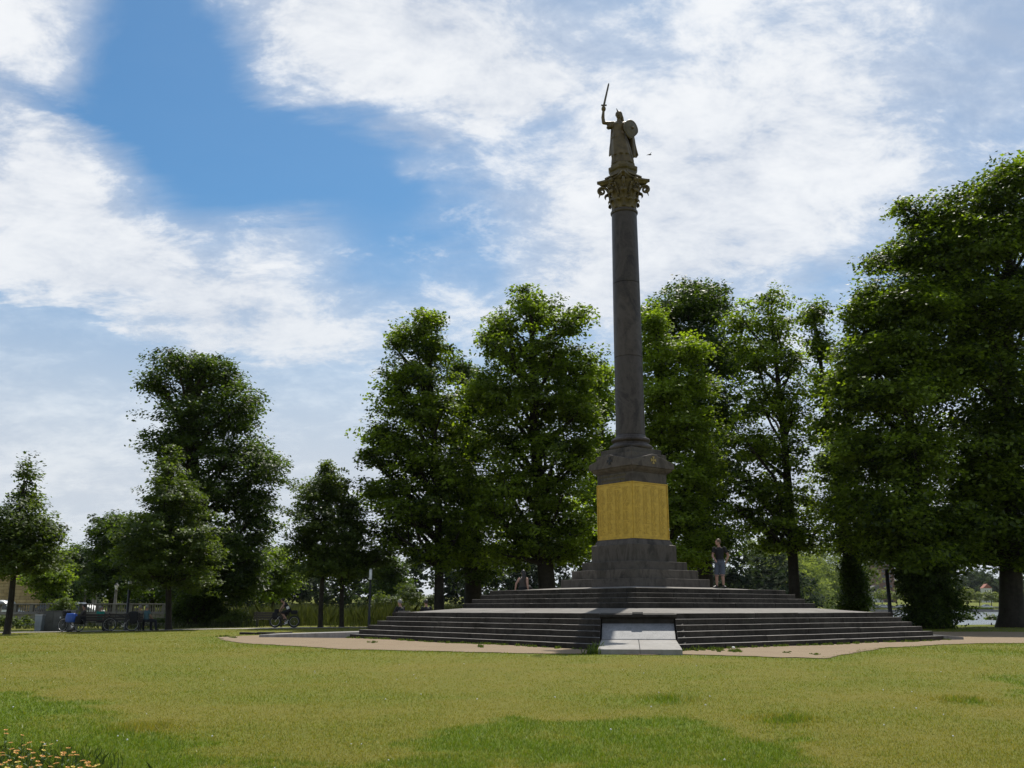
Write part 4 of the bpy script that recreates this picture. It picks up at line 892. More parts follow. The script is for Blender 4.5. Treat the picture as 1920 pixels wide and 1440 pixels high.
# ------------------------------------------------------------------ quay wall and balustrade on the left
WY = 69.5; zq = .64
wl = root('quay_wall', 'stained concrete quay wall under the balustrade on the far left', 'wall', (0, WY, 0))
for i, x0 in enumerate(np.arange(-52, -24, 3.0)):
    m = MB(); m.box((x0+1.5, .25, .18), (2.99, .5, 1.06)); m.build('wall_panel', M['concrete'], wl, bevel=.01)
m = MB(); m.box((-37.5, .22, zq+.07), (29.2, .62, .10)); m.build('coping', M['balustrade'], wl, bevel=.015)
bl = root('balustrade', 'pale stone balustrade with square posts on top of the quay wall', 'balustrade', (0, WY+.22, zq+.12))
m = MB(); m.box((-37.5, 0, .05), (29, .30, .09)); m.build('base_rail', M['balustrade'], bl, bevel=.01)
m = MB(); m.box((-37.5, 0, .63), (29, .34, .09)); m.build('top_rail', M['balustrade'], bl, bevel=.015)
pm = MB(); pm.box((0, 0, .33), (.24, .28, .50)); pmesh = pm.mesh('post', .01); pmesh.materials.append(M['balustrade'])
um = MB(); um.lathe([(.055, .095), (.055, .12), (.03, .15), (.05, .24), (.055, .30), (.03, .45), (.028, .52), (.05, .56), (.05, .585)], 10); umesh = um.mesh('baluster'); umesh.materials.append(M['balustrade']); umesh.polygons.foreach_set('use_smooth', [True]*len(umesh.polygons))
pos = np.arange(-51.5, -23.6, 1.17)
for x in pos:
    again('post', pmesh, bl, (float(x), 0, 0))
    if x < -36: continue
    for j in range(1, 7): again('baluster', umesh, bl, (float(x)+1.17*j/7, 0, 0))

# ------------------------------------------------------------------ building with ochre blocks on the far left
bd = root('sandstone_building', 'ochre sandstone building corner with stone courses behind the white van', 'building', (0, 0, 0))
D = 92.0; q0 = unproj(73, 1140, D); xr = q0.x; z0 = float(gz(-36, 78)); ztop = unproj(60, 1082, D).z; zset = unproj(73, 1108, D).z
m = MB(); m.box((xr-6.0, D+.4, (z0+ztop)/2), (11.9, .8, ztop-z0)); m.build('wall_core', plain('ochre_mortar', (.23, .17, .09), .85), bd)
rr = random.Random(4); z = z0; k = 0; CH = .29
while z < ztop-.05:
    hgt = min(CH, ztop-z); right = xr if z < zset else xr-.12; x = right-(0 if k % 2 else .35)
    ends = [right]
    while x > xr-9: x -= rr.uniform(.75, 1.15); ends.append(x)
    if k % 2 == 0: ends.insert(1, right-.45)
    ends = sorted(set(ends), reverse=True)
    for a, b in zip(ends[:-1], ends[1:]):
        if a-b < .1: continue
        if z0+1.15 < z < z0+1.7 and (xr-2.05 < (a+b)/2 < xr-1.5 or xr-2.9 < (a+b)/2 < xr-2.5): continue
        m = MB(); m.box(((a+b)/2, D-.02, z+hgt/2), (a-b-.022, .16, hgt-.022)); m.build('stone_block', M['ochre'], bd, bevel=.012)
    z += CH; k += 1
m = MB(); m.box((xr-6, D-.06, ztop+.08), (12.2, .5, .14)); m.build('cornice', M['ochre'], bd, bevel=.02)
m = MB(); m.box((xr+.02, D+.1, zset+.03), (.34, .5, .10)); m.build('ledge', M['ochre'], bd, bevel=.02)
m = MB(); m.box((xr-.35, D+.2, ztop+.32), (.62, .5, .34)); m.build('corner_block', M['greywall'], bd, bevel=.02)
gw = root('garden_wall', 'low dark grey block wall beside the ochre building', 'wall', (0, D+.5, 0)); zt = unproj(90, 1119, D).z
for i in range(4):
    for j in range(3):
        m = MB(); m.box((xr+.2+.62*j+.31, 0, z0+(zt-z0)*(i+.5)/4), (.61, .3, (zt-z0)/4-.012)); m.build('wall_block', M['greywall'], gw, bevel=.012)
m = MB(); m.box((xr+1.1, 0, zt+.03), (2.0, .42, .06)); m.build('coping', M['balustrade'], gw, bevel=.015)

# ------------------------------------------------------------------ vehicles on the road behind the balustrade
def vehicle(name, label, cat, loc, rz, side, W, body, glass_quads, wheels, extras=()):
    """side: closed outline (x,z) of the body; glass: window outlines on the sides"""
    rt = root(name, label, cat, loc, rz)
    m = MB(); n = len(side); rg = []
    for y, k in ((-W/2, .94), (-W/2+.10, 1.0), (W/2-.10, 1.0), (W/2, .94)):
        cz = .75; rg.append([Vector((x*(.99 if k < 1 else 1), y*(1 if z < 1.0 else .90), cz+(z-cz)*k)) for x, z in side])
    m.loft(rg); autosmooth(m.build('body', M[body], rt), 35)
    for gq in glass_quads:
        for sg in (-1, 1):
            m = MB(); V = [(x, sg*(W/2*(.92 if z > 1.1 else .985)+.012), z) for x, z in gq]; V2 = [(x, y-sg*.03, z) for x, y, z in V]; k = len(V)
            m.add(V+V2, [tuple(range(k)), tuple(reversed(range(k, 2*k)))]+[(i, (i+1) % k, k+(i+1) % k, k+i) for i in range(k)]); m.build('window', M['glass'], rt)
    for x, r in wheels:
        for sg in (-1, 1):
            m = MB(); m.lathe([(.05, -.1), (r*.7, -.1), (r, -.07), (r, .07), (r*.7, .1), (.05, .1)], 20, M=Matrix.Translation((x, sg*(W/2-.10), r)) @ Matrix.Rotation(math.pi/2, 4, 'X')); wl_ = m.build('wheel', M['rubber'], rt, True)
            m = MB(); m.lathe([(.03, -.115), (r*.6, -.108), (r*.6, .108), (.03, .115)], 16, M=Matrix.Translation((x, sg*(W/2-.10), r)) @ Matrix.Rotation(math.pi/2, 4, 'X')); m.build('hubcap', M['silver'], wl_, True)
    for x, z in extras:
        for sg in (-1, 1): m = MB(); m.ell((x, sg*W*.36, z), (.06, .14, .08)); m.build('headlight', M['lampglass'], rt, True)
    return rt
rz_ = float(gz(-34, 75))
van = [(-2.5, .35), (2.4, .35), (2.5, .6), (2.42, .92), (1.75, 1.12), (1.15, 1.82), (.8, 1.95), (-2.3, 1.98), (-2.5, 1.8)]
vx = unproj(46, 1130, 84).x-2.4; rz_ = float(gz(-40, 84))-.05
vehicle('delivery_van', 'white van parked behind the balustrade by the ochre building', 'van', (vx, 84, rz_), 0, van, 1.95, 'white', [[(1.62, 1.16), (1.08, 1.76), (.62, 1.78), (.62, 1.16)], [(.5, 1.18), (.5, 1.78), (-.7, 1.78), (-.7, 1.18)], [(-.82, 1.18), (-.82, 1.78), (-2.2, 1.78), (-2.2, 1.18)]], [(1.55, .33), (-1.6, .33)], [(2.38, .75)])
car = [(-2.1, .3), (2.1, .3), (2.15, .55), (2.0, .80), (1.1, .92), (.45, 1.40), (-.9, 1.45), (-1.7, 1.05), (-2.1, .95)]
gl = [[(.98, .95), (.42, 1.34), (-.1, 1.37), (-.1, .95)], [(-.2, .95), (-.2, 1.37), (-.85, 1.38), (-1.45, 1.0)]]
vehicle('parked_car', 'dark car roof showing above the balustrade near the plant', 'car', (unproj(97, 1130, 84).x, 84, rz_), R(180), car, 1.75, 'dark_car', gl, [(1.3, .31), (-1.3, .31)], [(2.05, .62)]).scale = (1.0, 1.1, 1.22)
vehicle('parked_car', 'grey blue car behind the plant above the cabinet', 'car', (unproj(116, 1130, 88).x+.9, 88, rz_), R(180), car, 1.75, 'blue_car', gl, [(1.3, .31), (-1.3, .31)], [(2.05, .62)]).scale = (1.0, 1.1, 1.22)
vehicle('parked_car', 'white car seen as a roof line over the balustrade', 'car', (unproj(146, 1130, 84).x, 84, rz_), R(180), car, 1.75, 'white', gl, [(1.3, .31), (-1.3, .31)], [(2.05, .62)]).scale = (1.0, 1.1, 1.14)

# ------------------------------------------------------------------ stone lamp columns on the bridge
def candelabra(label, px, d, ptop, pbot):
    top = unproj(px, ptop, d); z0 = min(unproj(px, pbot, d).z, .9); H = top.z-z0; rt = root('bridge_lamp', label, 'street lamp', (top.x, d, z0), 0, 'stone lamps on the bridge')
    m = MB(); m.lathe([(.17, 0), (.17, .25), (.11, .32), (.10, H*.45), (.085, H*.70), (.12, H*.72), (.12, H*.75), (.05, H*.77)], 14); autosmooth(m.build('column', M['balustrade'], rt))
    m = MB(); m.lathe([(.06, H*.77), (.16, H*.90), (.17, H*.91)], 8); m.build('lantern', M['lampglass'], rt); m = MB(); m.lathe([(.19, H*.91), (.10, H*.96), (.02, H)], 8); m.build('lantern_cap', M['iron'], rt)
candelabra('pale stone lamp column with lantern on the balustrade', 219, 71.0, 1093, 1134)
candelabra('thin pale lamp column standing farther along the bridge', 161.5, 92.0, 1098, 1134)
candelabra('first of two slim white bridge columns side by side', 176.5, 104.0, 1104, 1134)
candelabra('second of two slim white bridge columns side by side', 181.5, 108.0, 1104, 1134)

# ------------------------------------------------------------------ small things on the ground
for px, py, s_, lab in ((603, 1192, .11, 'crumpled white paper against the long corner slab'), (628, 1196, .05, 'small white scrap lying left of the steps'), (650, 1195, .06, 'white scrap in the weeds at the foot of the steps'), (1375, 1217, .05, 'white scrap on the gravel right of the ramp')):
    q = G(px, py); rt_ = random.Random(px); m = MB(); m.ell((0, 0, 0), (s_, s_*.8, s_*.6), 8, 5)
    for i, v in enumerate(m.v): m.v[i] = tuple(c*(1+rt_.uniform(-.3, .3)) for c in v)
    o = m.build('paper_scrap', M['paper']); o.location = (q.x, q.y, q.z+s_*.5+.015); tag(o, lab, 'litter')
for a, b, lab in (((475, 1190), (397, 1191), 'low broken stone kerb beyond the long slab'),):
    A = Vector((-9.7, 42.4, 0)); rt = root('stone_kerb', lab, 'kerb', (0, 0, 0))
    for i in range(3):
        m = MB(); m.box((0, 0, 0), (.74, .22, .13)); o = m.build('kerb_stone', M['granite'], rt, bevel=.012); xx = -9.9-.78*i; yy = 42.9+.10*i; o.location = (xx, yy, float(ground_z(xx, yy))+.03+.01*(i % 2)); o.rotation_euler = (R(2), R(-2+2*i), R(-6+3*i))
# a bird high beside the statue
q = unproj(1218.5, 290, 60); m = MB(); m.tube([(-.16, 0, 0), (-.08, 0, .01), (.05, 0, 0), (.14, 0, -.01)], [.015, .05, .045, .012], 8, round_ends=True); bo = m.build('bird', M['black'], None, True); bo.location = q; bo.rotation_euler = (0, R(-15), R(30)); tag(bo, 'small dark bird flying in the sky right of the statue', 'bird')
for sg in (-1, 1):
    m = MB(); m.add([(-.05, 0, 0), (.06, 0, 0), (.03, sg*.16, .10), (-.05, sg*.30, .07), (-.05, 0, .012), (.06, 0, .012), (.03, sg*.16, .108), (-.05, sg*.30, .076)], [(0, 1, 2, 3), (7, 6, 5, 4), (0, 4, 5, 1), (1, 5, 6, 2), (2, 6, 7, 3), (3, 7, 4, 0)]); m.build('wing', M['black'], bo)
# ------------------------------------------------------------------ trees
def leaves_mesh(name, C, Nn, L, W, tint, rng):
    """kite-shaped leaves at C with face normals Nn"""
    n = len(C); t = rng.normal(size=(n, 3)); Nn = Nn/np.linalg.norm(Nn, axis=1, keepdims=True); t -= Nn*(t*Nn).sum(1, keepdims=True); t /= np.linalg.norm(t, axis=1, keepdims=True)+1e-9; s = np.cross(Nn, t)
    L = L[:, None]; W = W[:, None]; b = Nn*(L*.10)
    V = np.stack([C-t*L*.5, C-t*L*.05+s*W*.5-b, C+t*L*.5, C-t*L*.05-s*W*.5-b], 1).reshape(-1, 3); Fq = np.arange(4*n).reshape(-1, 4)
    return np_mesh(name, V, Fq, {'tint': tint})
def sprays(lobes, nspray, per, size, rng, stray=.10, flat=.42, boughs=True):
    """lobes: list of (centre, radii). returns leaf centres, normals, spray ids and spray centres"""
    bc = []; br = []; bd = []; bw = []
    for c, r in lobes:                                       # every lobe is a handful of boughs with air between them
        k = int(np.clip(4+2.2*(r[0]*r[2])**.5, 5, 11)) if boughs else 1
        for j in range(k):
            d = rng.normal(size=3); d /= np.linalg.norm(d); d[2] = d[2]*.9+.12
            bc.append(c+(d*r*rng.uniform(.45, .82) if boughs else 0)); q = rng.uniform(.40, .60) if boughs else 1.0
            br.append(r*np.array([q, q, q*.8 if boughs else 1])); bd.append(d); bw.append((r[0]*r[1]*r[2])**.62*q/k)
    bc, br, bd, bw = map(np.array, (bc, br, bd, bw)); pick = rng.choice(len(bc), nspray, p=bw/bw.sum())
    Cc, Rr = bc[pick], br[pick]
    if boughs:                                               # and finer growth filling the lobe between the boughs
        lv = np.array([r[0]*r[1]*r[2] for _, r in lobes])**.62; p2 = rng.choice(len(lobes), nspray, p=lv/lv.sum()); f = rng.random(nspray) < .5
        Cc = np.where(f[:, None], np.array([c for c, _ in lobes])[p2], Cc); Rr = np.where(f[:, None], np.array([r for _, r in lobes])[p2]*.97, Rr)
    d = rng.normal(size=(nspray, 3)); d[:, 2] += .25; d /= np.linalg.norm(d, axis=1, keepdims=True); rad = rng.random(nspray)**.44; st = rng.random(nspray) < stray; rad[st] = rng.uniform(.95, 1.35, st.sum())
    global SPRAY_TONE
    tone = rng.normal(size=len(bc)); SPRAY_TONE = tone[pick] if not boughs else np.where(f, tone[pick]*.35, tone[pick])
    SC_ = Cc+d*rad[:, None]*Rr; d = d*.6+bd[pick]*.6; d /= np.linalg.norm(d, axis=1, keepdims=True)+1e-9
    sz = size*rng.uniform(.6, 1.35, nspray); n = nspray*per; sid = np.repeat(np.arange(nspray), per)
    g = np.clip(rng.normal(size=(n, 3)), -1.5, 1.5)*.5; g[:, 2] *= flat; P = SC_[sid]+g*sz[sid][:, None]
    P[:, 2] -= .25*sz[sid]*(g[:, 0]**2+g[:, 1]**2)
    out = d[sid]; Nn = out*.45+np.array([0, 0, .85])+rng.normal(size=(n, 3))*.42
    return P, Nn, sid, SC_
def tree(name, label, base, top, lobes, nspray, per=48, leaf=.2, size=.75, r=.3, mat='leaf_lime', tint=(.0, 1.0), seed=0, lean=(0, 0), group=None, twigs=2, ivy=None, cat='tree', stray=.12, trunk_vis=None, limb=True):
    rng = np.random.default_rng(seed); nspray = int(nspray*(1.3 if cat == 'tree' else 1)); leaf *= (1.08 if cat == 'tree' else 1.0); rt = root(name, label, cat, base, 0, group); B = Vector(base); lob = [(np.array(c)-np.array(base), np.array(q)) for c, q in lobes]
    H = top-B.z
    P, Nn, sid, S_ = sprays(lob, nspray, per, size, rng, stray)
    k = P[:, 2] > .3; P, Nn, sid = P[k], Nn[k], sid[k]; n = len(P)
    st_t = np.clip((tint[0]+tint[1])/2-.04+(tint[1]-tint[0])*(.24*SPRAY_TONE+.16*rng.normal(size=nspray)), 0, 1); tv = np.clip(st_t[sid]+rng.normal(size=n)*.16, 0, 1)
    L = leaf*rng.uniform(.7, 1.3, n); W = L*rng.uniform(.62, .85, n)
    link('crown', leaves_mesh('crown', P, Nn, L, W, tv, rng), M[mat], rt)
    # trunk and limbs
    m = MB(); pts = []; rad = []
    for i in range(9):
        t = i/8; w_ = .12*math.sin(t*5+seed)*H/20; pts.append(Vector((lean[0]*t+w_, lean[1]*t+w_*.5, H*.93*t-.1))); rad.append(r*(1.45 if i == 0 else 1)*(1-t*.86)**.9+.02)
    pts.insert(1, pts[0].lerp(pts[1], .25)); rad.insert(1, r*1.1)
    m.tube(pts, rad, 12)
    def trunk_at(z): t = max(0, min(1, z/(H*.93))); return Vector((lean[0]*t, lean[1]*t, z)), r*(1-t*.86)**.9+.02
    zlow = min(c[2]-q[2]*.5 for c, q in lob)
    if limb:
        for c, q in lob:
            c = Vector(c); z0 = max(H*.12, zlow, c.z-max(1.0, .75*math.hypot(c.x, c.y))-.5); a, ra = trunk_at(min(z0, H*.85)); mid = a.lerp(c, .5)+Vector((rng.uniform(-.3, .3), rng.uniform(-.3, .3), rng.uniform(-.2, .3)))
            r0 = max(.03, min(ra*.55, .16)); m.tube([a, mid, c, c+(c-mid).normalized()*.5+Vector((0, 0, .15))], [r0, r0*.7, r0*.42, .012], 6)
            near = np.argsort(((S_-np.array(c))**2).sum(1))[:40]
            for j in rng.choice(near, min(twigs, len(near)), replace=False): e = Vector(S_[j]); m.tube([mid.lerp(c, .6), mid.lerp(e, .65)+Vector((0, 0, .1)), e], [r0*.36, r0*.22, .008], 4)
    autosmooth(m.build('trunk', M['bark'], rt), 60)
    if ivy:
        il = [(np.array(c)-np.array(base), np.array(q)) for c, q in ivy]; P, Nn, sid, _ = sprays(il, int(52*len(il)), 36, .42, rng, .15, .8, False); k = P[:, 2] > .02; P, Nn = P[k], Nn[k]
        link('ivy', leaves_mesh('ivy', P, Nn*np.array([1, 1, .5]), .14*rng.uniform(.7, 1.3, len(P)), .12*rng.uniform(.7, 1.2, len(P)), np.clip(rng.normal(.4, .25, len(P)), 0, 1), rng), M['leaf_dark'], rt)
    return rt
def px_lobes(L, d, depth=.9, seed=0):
    """measured outline lobes (px,py,rx,ry) placed at depth d, with partners in front and behind so the crown is round"""
    rng = np.random.default_rng(seed+99); out = []; xm = np.mean([l[0] for l in L])
    for (px, py, rx, ry) in L:
        c = unproj(px, py, d); sc = d/ F_PX/ (math.cos(PITCH)-(720-py)/F_PX*math.sin(PITCH)); R_ = (rx*sc*1.32, rx*sc*1.24, ry*sc*1.18)
        out.append(((c.x, c.y+rng.uniform(-.3, .3)*R_[0], c.z), (R_[0], R_[0]*1.05, R_[2])))
        for sg in (-1, 1):
            dd = d+sg*depth*R_[0]*rng.uniform(.7, 1.3); c2 = unproj(px+rng.uniform(-.25, .25)*rx, py+rng.uniform(-.1, .3)*ry, dd); out.append(((c2.x, c2.y, c2.z), (R_[0]*.82, R_[0]*.82, R_[2]*.82)))
    return out
def photo_tree(name, label, bpx, d, L, nspray, **k):
    seed = k.get('seed', 0); b = at(bpx, d); b.z -= .02; top = unproj(bpx, min(l[1]-l[3]*.6 for l in L), d).z; tp = min(L, key=lambda l: l[1]-l[3]); tx = unproj(tp[0], tp[1], d).x
    ivy = k.pop('ivy_px', None)
    if ivy: k['ivy'] = px_lobes(ivy, d, .6, seed+3)
    return tree(name, label, tuple(b), top, px_lobes(L, d, seed=seed), nspray, lean=((tx-b.x)*.75, 0), **k)
LG = 'large lime trees around the monument'
photo_tree('lime_tree', 'young cone shaped tree at the far left edge by the balustrade', 17, 47.5, [(50, 893, 12, 28), (46, 940, 28, 34), (30, 985, 42, 40), (72, 1000, 34, 40), (20, 1042, 58, 42), (76, 1050, 32, 36), (-25, 1000, 50, 60)], 330, leaf=.15, size=.55, r=.15, mat='leaf_young', seed=1, stray=.2)
photo_tree('lime_tree', 'young cone shaped tree in front of the big tree by the benches', 318, 54, [(318, 856, 10, 22), (318, 888, 24, 30), (312, 930, 42, 36), (345, 942, 33, 38), (290, 985, 48, 38), (357, 1000, 42, 42), (320, 1040, 66, 42), (250, 1022, 36, 42), (385, 1045, 24, 40), (275, 1072, 46, 30), (350, 1080, 42, 28)], 620, leaf=.15, size=.55, r=.16, mat='leaf_young', seed=2, stray=.2)
photo_tree('lime_tree', 'big old leaning tree with a ragged crown behind the benches', 377, 66, [(292, 718, 22, 28), (338, 690, 40, 32), (385, 688, 30, 30), (432, 700, 24, 36), (380, 760, 68, 50), (450, 772, 40, 50), (350, 820, 58, 50), (440, 850, 62, 55), (495, 880, 34, 40), (400, 920, 72, 55), (468, 960, 50, 50), (312, 852, 36, 45), (420, 1020, 68, 55), (470, 1050, 40, 50), (350, 1030, 46, 55), (435, 1090, 55, 36), (365, 1095, 36, 36)], 1250, leaf=.2, size=.9, r=.85, mat='leaf_dark', seed=3, ivy_px=[(345, 1150, 22, 22), (405, 1152, 22, 20), (375, 1120, 26, 40)])
photo_tree('lime_tree', 'slim young tree with a pointed top right of the cyclist', 604, 57.5, [(614, 880, 10, 22), (610, 910, 22, 26), (590, 932, 30, 30), (596, 978, 42, 36), (568, 1012, 25, 36), (618, 1020, 42, 38), (598, 1058, 46, 30)], 400, leaf=.15, size=.55, r=.13, mat='leaf_young', seed=4, stray=.2)
photo_tree('lime_tree', 'slim young tree left of the white headed lamp post', 644, 59, [(634, 915, 16, 30), (645, 955, 26, 36), (660, 992, 30, 40), (664, 1038, 38, 36), (645, 1066, 36, 26), (703, 1052, 26, 20)], 340, leaf=.15, size=.55, r=.13, mat='leaf_young', seed=5, stray=.2)
photo_tree('lime_tree', 'tall lime tree at the left end of the group behind the steps', 825, 60, [(800, 603, 26, 24), (775, 632, 30, 30), (738, 648, 18, 14), (815, 660, 32, 36), (790, 700, 48, 40), (742, 722, 30, 30), (760, 770, 52, 40), (822, 780, 50, 55), (716, 822, 32, 34), (780, 850, 66, 48), (702, 858, 20, 20), (830, 900, 55, 52), (730, 918, 52, 42), (780, 968, 66, 42), (848, 1000, 45, 52), (742, 1005, 38, 32), (820, 1040, 42, 30)], 950, leaf=.2, size=.8, r=.30, mat='leaf_lime', seed=6, group=LG, tint=(0, .85))
photo_tree('lime_tree', 'thick trunked dark lime tree between the two tallest left of the column', 886, 66, [(872, 700, 24, 30), (892, 760, 36, 44), (874, 840, 40, 52), (892, 930, 42, 55), (880, 1005, 46, 50), (900, 1055, 42, 36)], 480, leaf=.2, size=.85, r=.62, mat='leaf_dark', seed=7, group=LG)
photo_tree('lime_tree', 'tallest lime tree just left of the column with bright sunlit top', 1027, 59, [(985, 562, 26, 26), (1012, 590, 40, 32), (945, 612, 25, 30), (1088, 590, 18, 24), (1066, 616, 20, 20), (918, 640, 24, 20), (960, 660, 48, 44), (1040, 672, 52, 44), (1086, 690, 34, 40), (935, 730, 48, 44), (1010, 750, 68, 54), (1086, 770, 38, 44), (940, 820, 45, 50), (1030, 840, 62, 50), (1088, 860, 32, 44), (960, 900, 54, 50), (1050, 928, 54, 48), (922, 955, 40, 42), (1000, 995, 62, 42), (1078, 995, 34, 40), (950, 1035, 42, 28), (1058, 1040, 38, 26)], 1250, leaf=.2, size=.8, r=.55, mat='leaf_lime', seed=8, group=LG, tint=(.1, 1))
photo_tree('lime_tree', 'pale green lime tree half hidden behind the column shaft', 1128, 73, [(1130, 705, 22, 26), (1120, 765, 36, 44), (1136, 845, 36, 44), (1120, 930, 40, 52), (1120, 1005, 36, 44)], 420, leaf=.22, size=.85, r=.3, mat='leaf_lime', seed=9, group=LG, tint=(.2, 1))
photo_tree('lime_tree', 'bright green lime tree just right of the column', 1258, 53, [(1226, 605, 18, 28), (1232, 655, 32, 36), (1290, 655, 26, 28), (1240, 730, 42, 45), (1310, 722, 30, 34), (1232, 812, 36, 45), (1290, 802, 46, 45), (1262, 890, 50, 50), (1320, 880, 30, 40), (1270, 968, 54, 44), (1290, 1030, 48, 36)], 760, leaf=.19, size=.75, r=.30, mat='leaf_lime', seed=10, group=LG, tint=(.25, 1))
photo_tree('lime_tree', 'dark round topped lime tree behind the standing man', 1328, 65, [(1290, 562, 54, 32), (1336, 576, 40, 36), (1250, 590, 36, 32), (1310, 650, 68, 54), (1360, 682, 32, 45), (1330, 760, 62, 58), (1342, 860, 54, 54), (1310, 950, 54, 52), (1330, 1010, 52, 36)], 820, leaf=.21, size=.85, r=.62, mat='leaf_dark', seed=11, group=LG)
photo_tree('lime_tree', 'open crowned lime tree with bare lower trunk right of the man', 1492, 56, [(1446, 562, 30, 22), (1400, 602, 30, 34), (1460, 612, 34, 34), (1420, 670, 48, 42), (1480, 690, 30, 38), (1430, 750, 54, 42), (1490, 770, 30, 40), (1410, 830, 46, 38), (1470, 850, 48, 42), (1400, 908, 46, 32), (1470, 930, 52, 38), (1430, 985, 56, 32), (1500, 995, 38, 32), (1388, 958, 24, 18), (1445, 1020, 44, 14), (1515, 1022, 26, 14)], 680, per=40, leaf=.18, size=.7, r=.33, mat='leaf_lime', seed=12, group=LG, stray=.2)
photo_tree('lime_tree', 'thin sparse lime tree with ivy at its foot left of the right-hand crown', 1602, 60, [(1522, 590, 18, 26), (1536, 652, 22, 30), (1556, 722, 30, 34), (1562, 802, 34, 40), (1568, 882, 38, 44), (1572, 960, 36, 44), (1590, 1022, 40, 30)], 420, per=40, leaf=.19, size=.75, r=.38, mat='leaf_lime', seed=13, group=LG, stray=.2, ivy_px=[(1598, 1062, 13, 30), (1602, 1100, 17, 26), (1600, 1130, 22, 16)])
photo_tree('lime_tree', 'broad lime tree with ivy covered trunk at the right end of the steps', 1740, 52, [(1602, 592, 22, 24), (1632, 556, 28, 28), (1688, 560, 42, 38), (1725, 592, 48, 44), (1642, 602, 36, 36), (1622, 662, 48, 44), (1690, 645, 54, 44), (1602, 742, 40, 50), (1680, 742, 72, 58), (1760, 702, 54, 54), (1612, 842, 46, 54), (1700, 852, 78, 58), (1622, 940, 50, 50), (1710, 958, 78, 54), (1650, 1012, 46, 34), (1722, 1030, 70, 40), (1780, 1020, 44, 46)], 1700, leaf=.2, size=.9, r=.45, mat='leaf_lime', seed=14, group=LG, tint=(0, .85), ivy_px=[(1735, 1065, 42, 30), (1730, 1100, 36, 30), (1750, 1135, 40, 30), (1735, 1160, 40, 18), (1705, 1080, 20, 25)])
photo_tree('lime_tree', 'huge dark tree with a massive bare trunk at the right edge', 1890, 54, [(1730, 415, 32, 26), (1694, 390, 13, 11), (1788, 398, 34, 34), (1660, 486, 26, 18), (1712, 478, 38, 36), (1780, 480, 62, 54), (1862, 368, 38, 40), (1915, 325, 34, 40), (1850, 440, 62, 54), (1922, 420, 62, 72), (1740, 560, 54, 50), (1830, 570, 72, 62), (1922, 560, 62, 72), (1880, 690, 80, 72), (1800, 662, 54, 54), (1860, 810, 80, 62), (1932, 800, 72, 72), (1830, 900, 72, 54), (1922, 915, 72, 54), (1860, 985, 80, 40), (1932, 1000, 70, 44), (1800, 985, 50, 44), (1940, 1050, 50, 24), (1830, 1040, 40, 22)], 2150, leaf=.22, size=1.0, r=.6, mat='leaf_lime', seed=15, group=LG, tint=(0, .7))
# trees further back on the left
BG = 'smaller trees beyond the path on the left'
photo_tree('broadleaf_tree', 'sunlit yellow green tree above the ochre building roof', 95, 88, [(95, 1050, 30, 24), (110, 1075, 25, 25), (80, 1085, 28, 26), (100, 1105, 24, 20)], 150, leaf=.24, size=.8, r=.2, mat='leaf_lime', seed=21, group=BG)
photo_tree('broadleaf_tree', 'dark rounded tree left of the cone shaped tree by the benches', 212, 80, [(210, 985, 36, 26), (235, 1000, 40, 35), (190, 1030, 32, 34), (230, 1050, 50, 42), (200, 1085, 42, 30), (250, 1095, 40, 26)], 380, leaf=.22, size=.8, r=.25, mat='leaf_dark', seed=22, group=BG)
photo_tree('broadleaf_tree', 'dark low tree behind the stone lamp columns', 150, 118, [(150, 1045, 30, 22), (125, 1065, 26, 22), (165, 1080, 34, 26), (140, 1105, 36, 20)], 260, leaf=.3, size=1.0, r=.25, mat='leaf_dark', seed=23, group=BG)
photo_tree('broadleaf_tree', 'dark tree filling the gap behind the cone shaped tree', 290, 96, [(270, 1060, 40, 40), (320, 1075, 45, 40), (290, 1105, 50, 24)], 330, leaf=.26, size=.9, r=.25, mat='leaf_dark', seed=24, group=BG)
photo_tree('broadleaf_tree', 'light green tree between the big old tree and the slim young trees', 512, 98, [(512, 1042, 24, 18), (500, 1070, 34, 26), (535, 1075, 28, 28), (515, 1105, 36, 20)], 260, leaf=.26, size=.85, r=.2, mat='leaf_lime', seed=25, group=BG)
photo_tree('broadleaf_tree', 'small hazy tree behind the white headed lamp post', 722, 120, [(715, 1060, 24, 22), (745, 1075, 26, 24), (725, 1100, 34, 20)], 200, leaf=.3, size=1.0, r=.2, mat='leaf_dark', seed=26, group=BG)
# shrubs
def shrub(label, px, py, d, rx, ry, n, mat, seed, tint=(.2, 1)):
    b = at(px, d); c = unproj(px, py, d); sc = d/1848; zc = max(c.z, b.z+.2); lob = [((b.x, d, zc), (rx*sc, rx*sc*.9, ry*sc)), ((b.x-rx*sc*.5, d-.2, zc-ry*sc*.35), (rx*sc*.6, rx*sc*.6, ry*sc*.6)), ((b.x+rx*sc*.5, d+.1, zc-ry*sc*.35), (rx*sc*.6, rx*sc*.6, ry*sc*.6)), ((b.x, d, b.z+.35), (rx*sc*.6, rx*sc*.6, .4))]
    return tree('shrub', label, tuple(b), zc, lob, n, per=34, leaf=.13, size=.38, r=.035, mat=mat, seed=seed, cat='shrub', group='shrubs by the water', tint=tint, limb=False, stray=.2)
shrub('round light green shrub behind the two sitting dark figures', 768, 1112, 78, 22, 19, 110, 'weed', 31)
shrub('pale low willow shrub right of the white headed lamp post', 722, 1126, 74, 26, 14, 90, 'weed', 32, (.5, 1))
shrub('pale small shrub behind the hunched person', 808, 1125, 74, 14, 12, 50, 'weed', 33, (.5, 1))
shrub('bushy shrub growing behind the utility cabinets', 120, 1136, 68.8, 22, 16, 90, 'weed', 34, (.4, 1))
shrub('small shrub at the foot of the far left tree', 22, 1165, 52, 22, 14, 60, 'weed', 35)
shrub('low leafy plant at the foot of the quay wall left of the bin', 52, 1172, 60, 20, 8, 50, 'weed', 36)
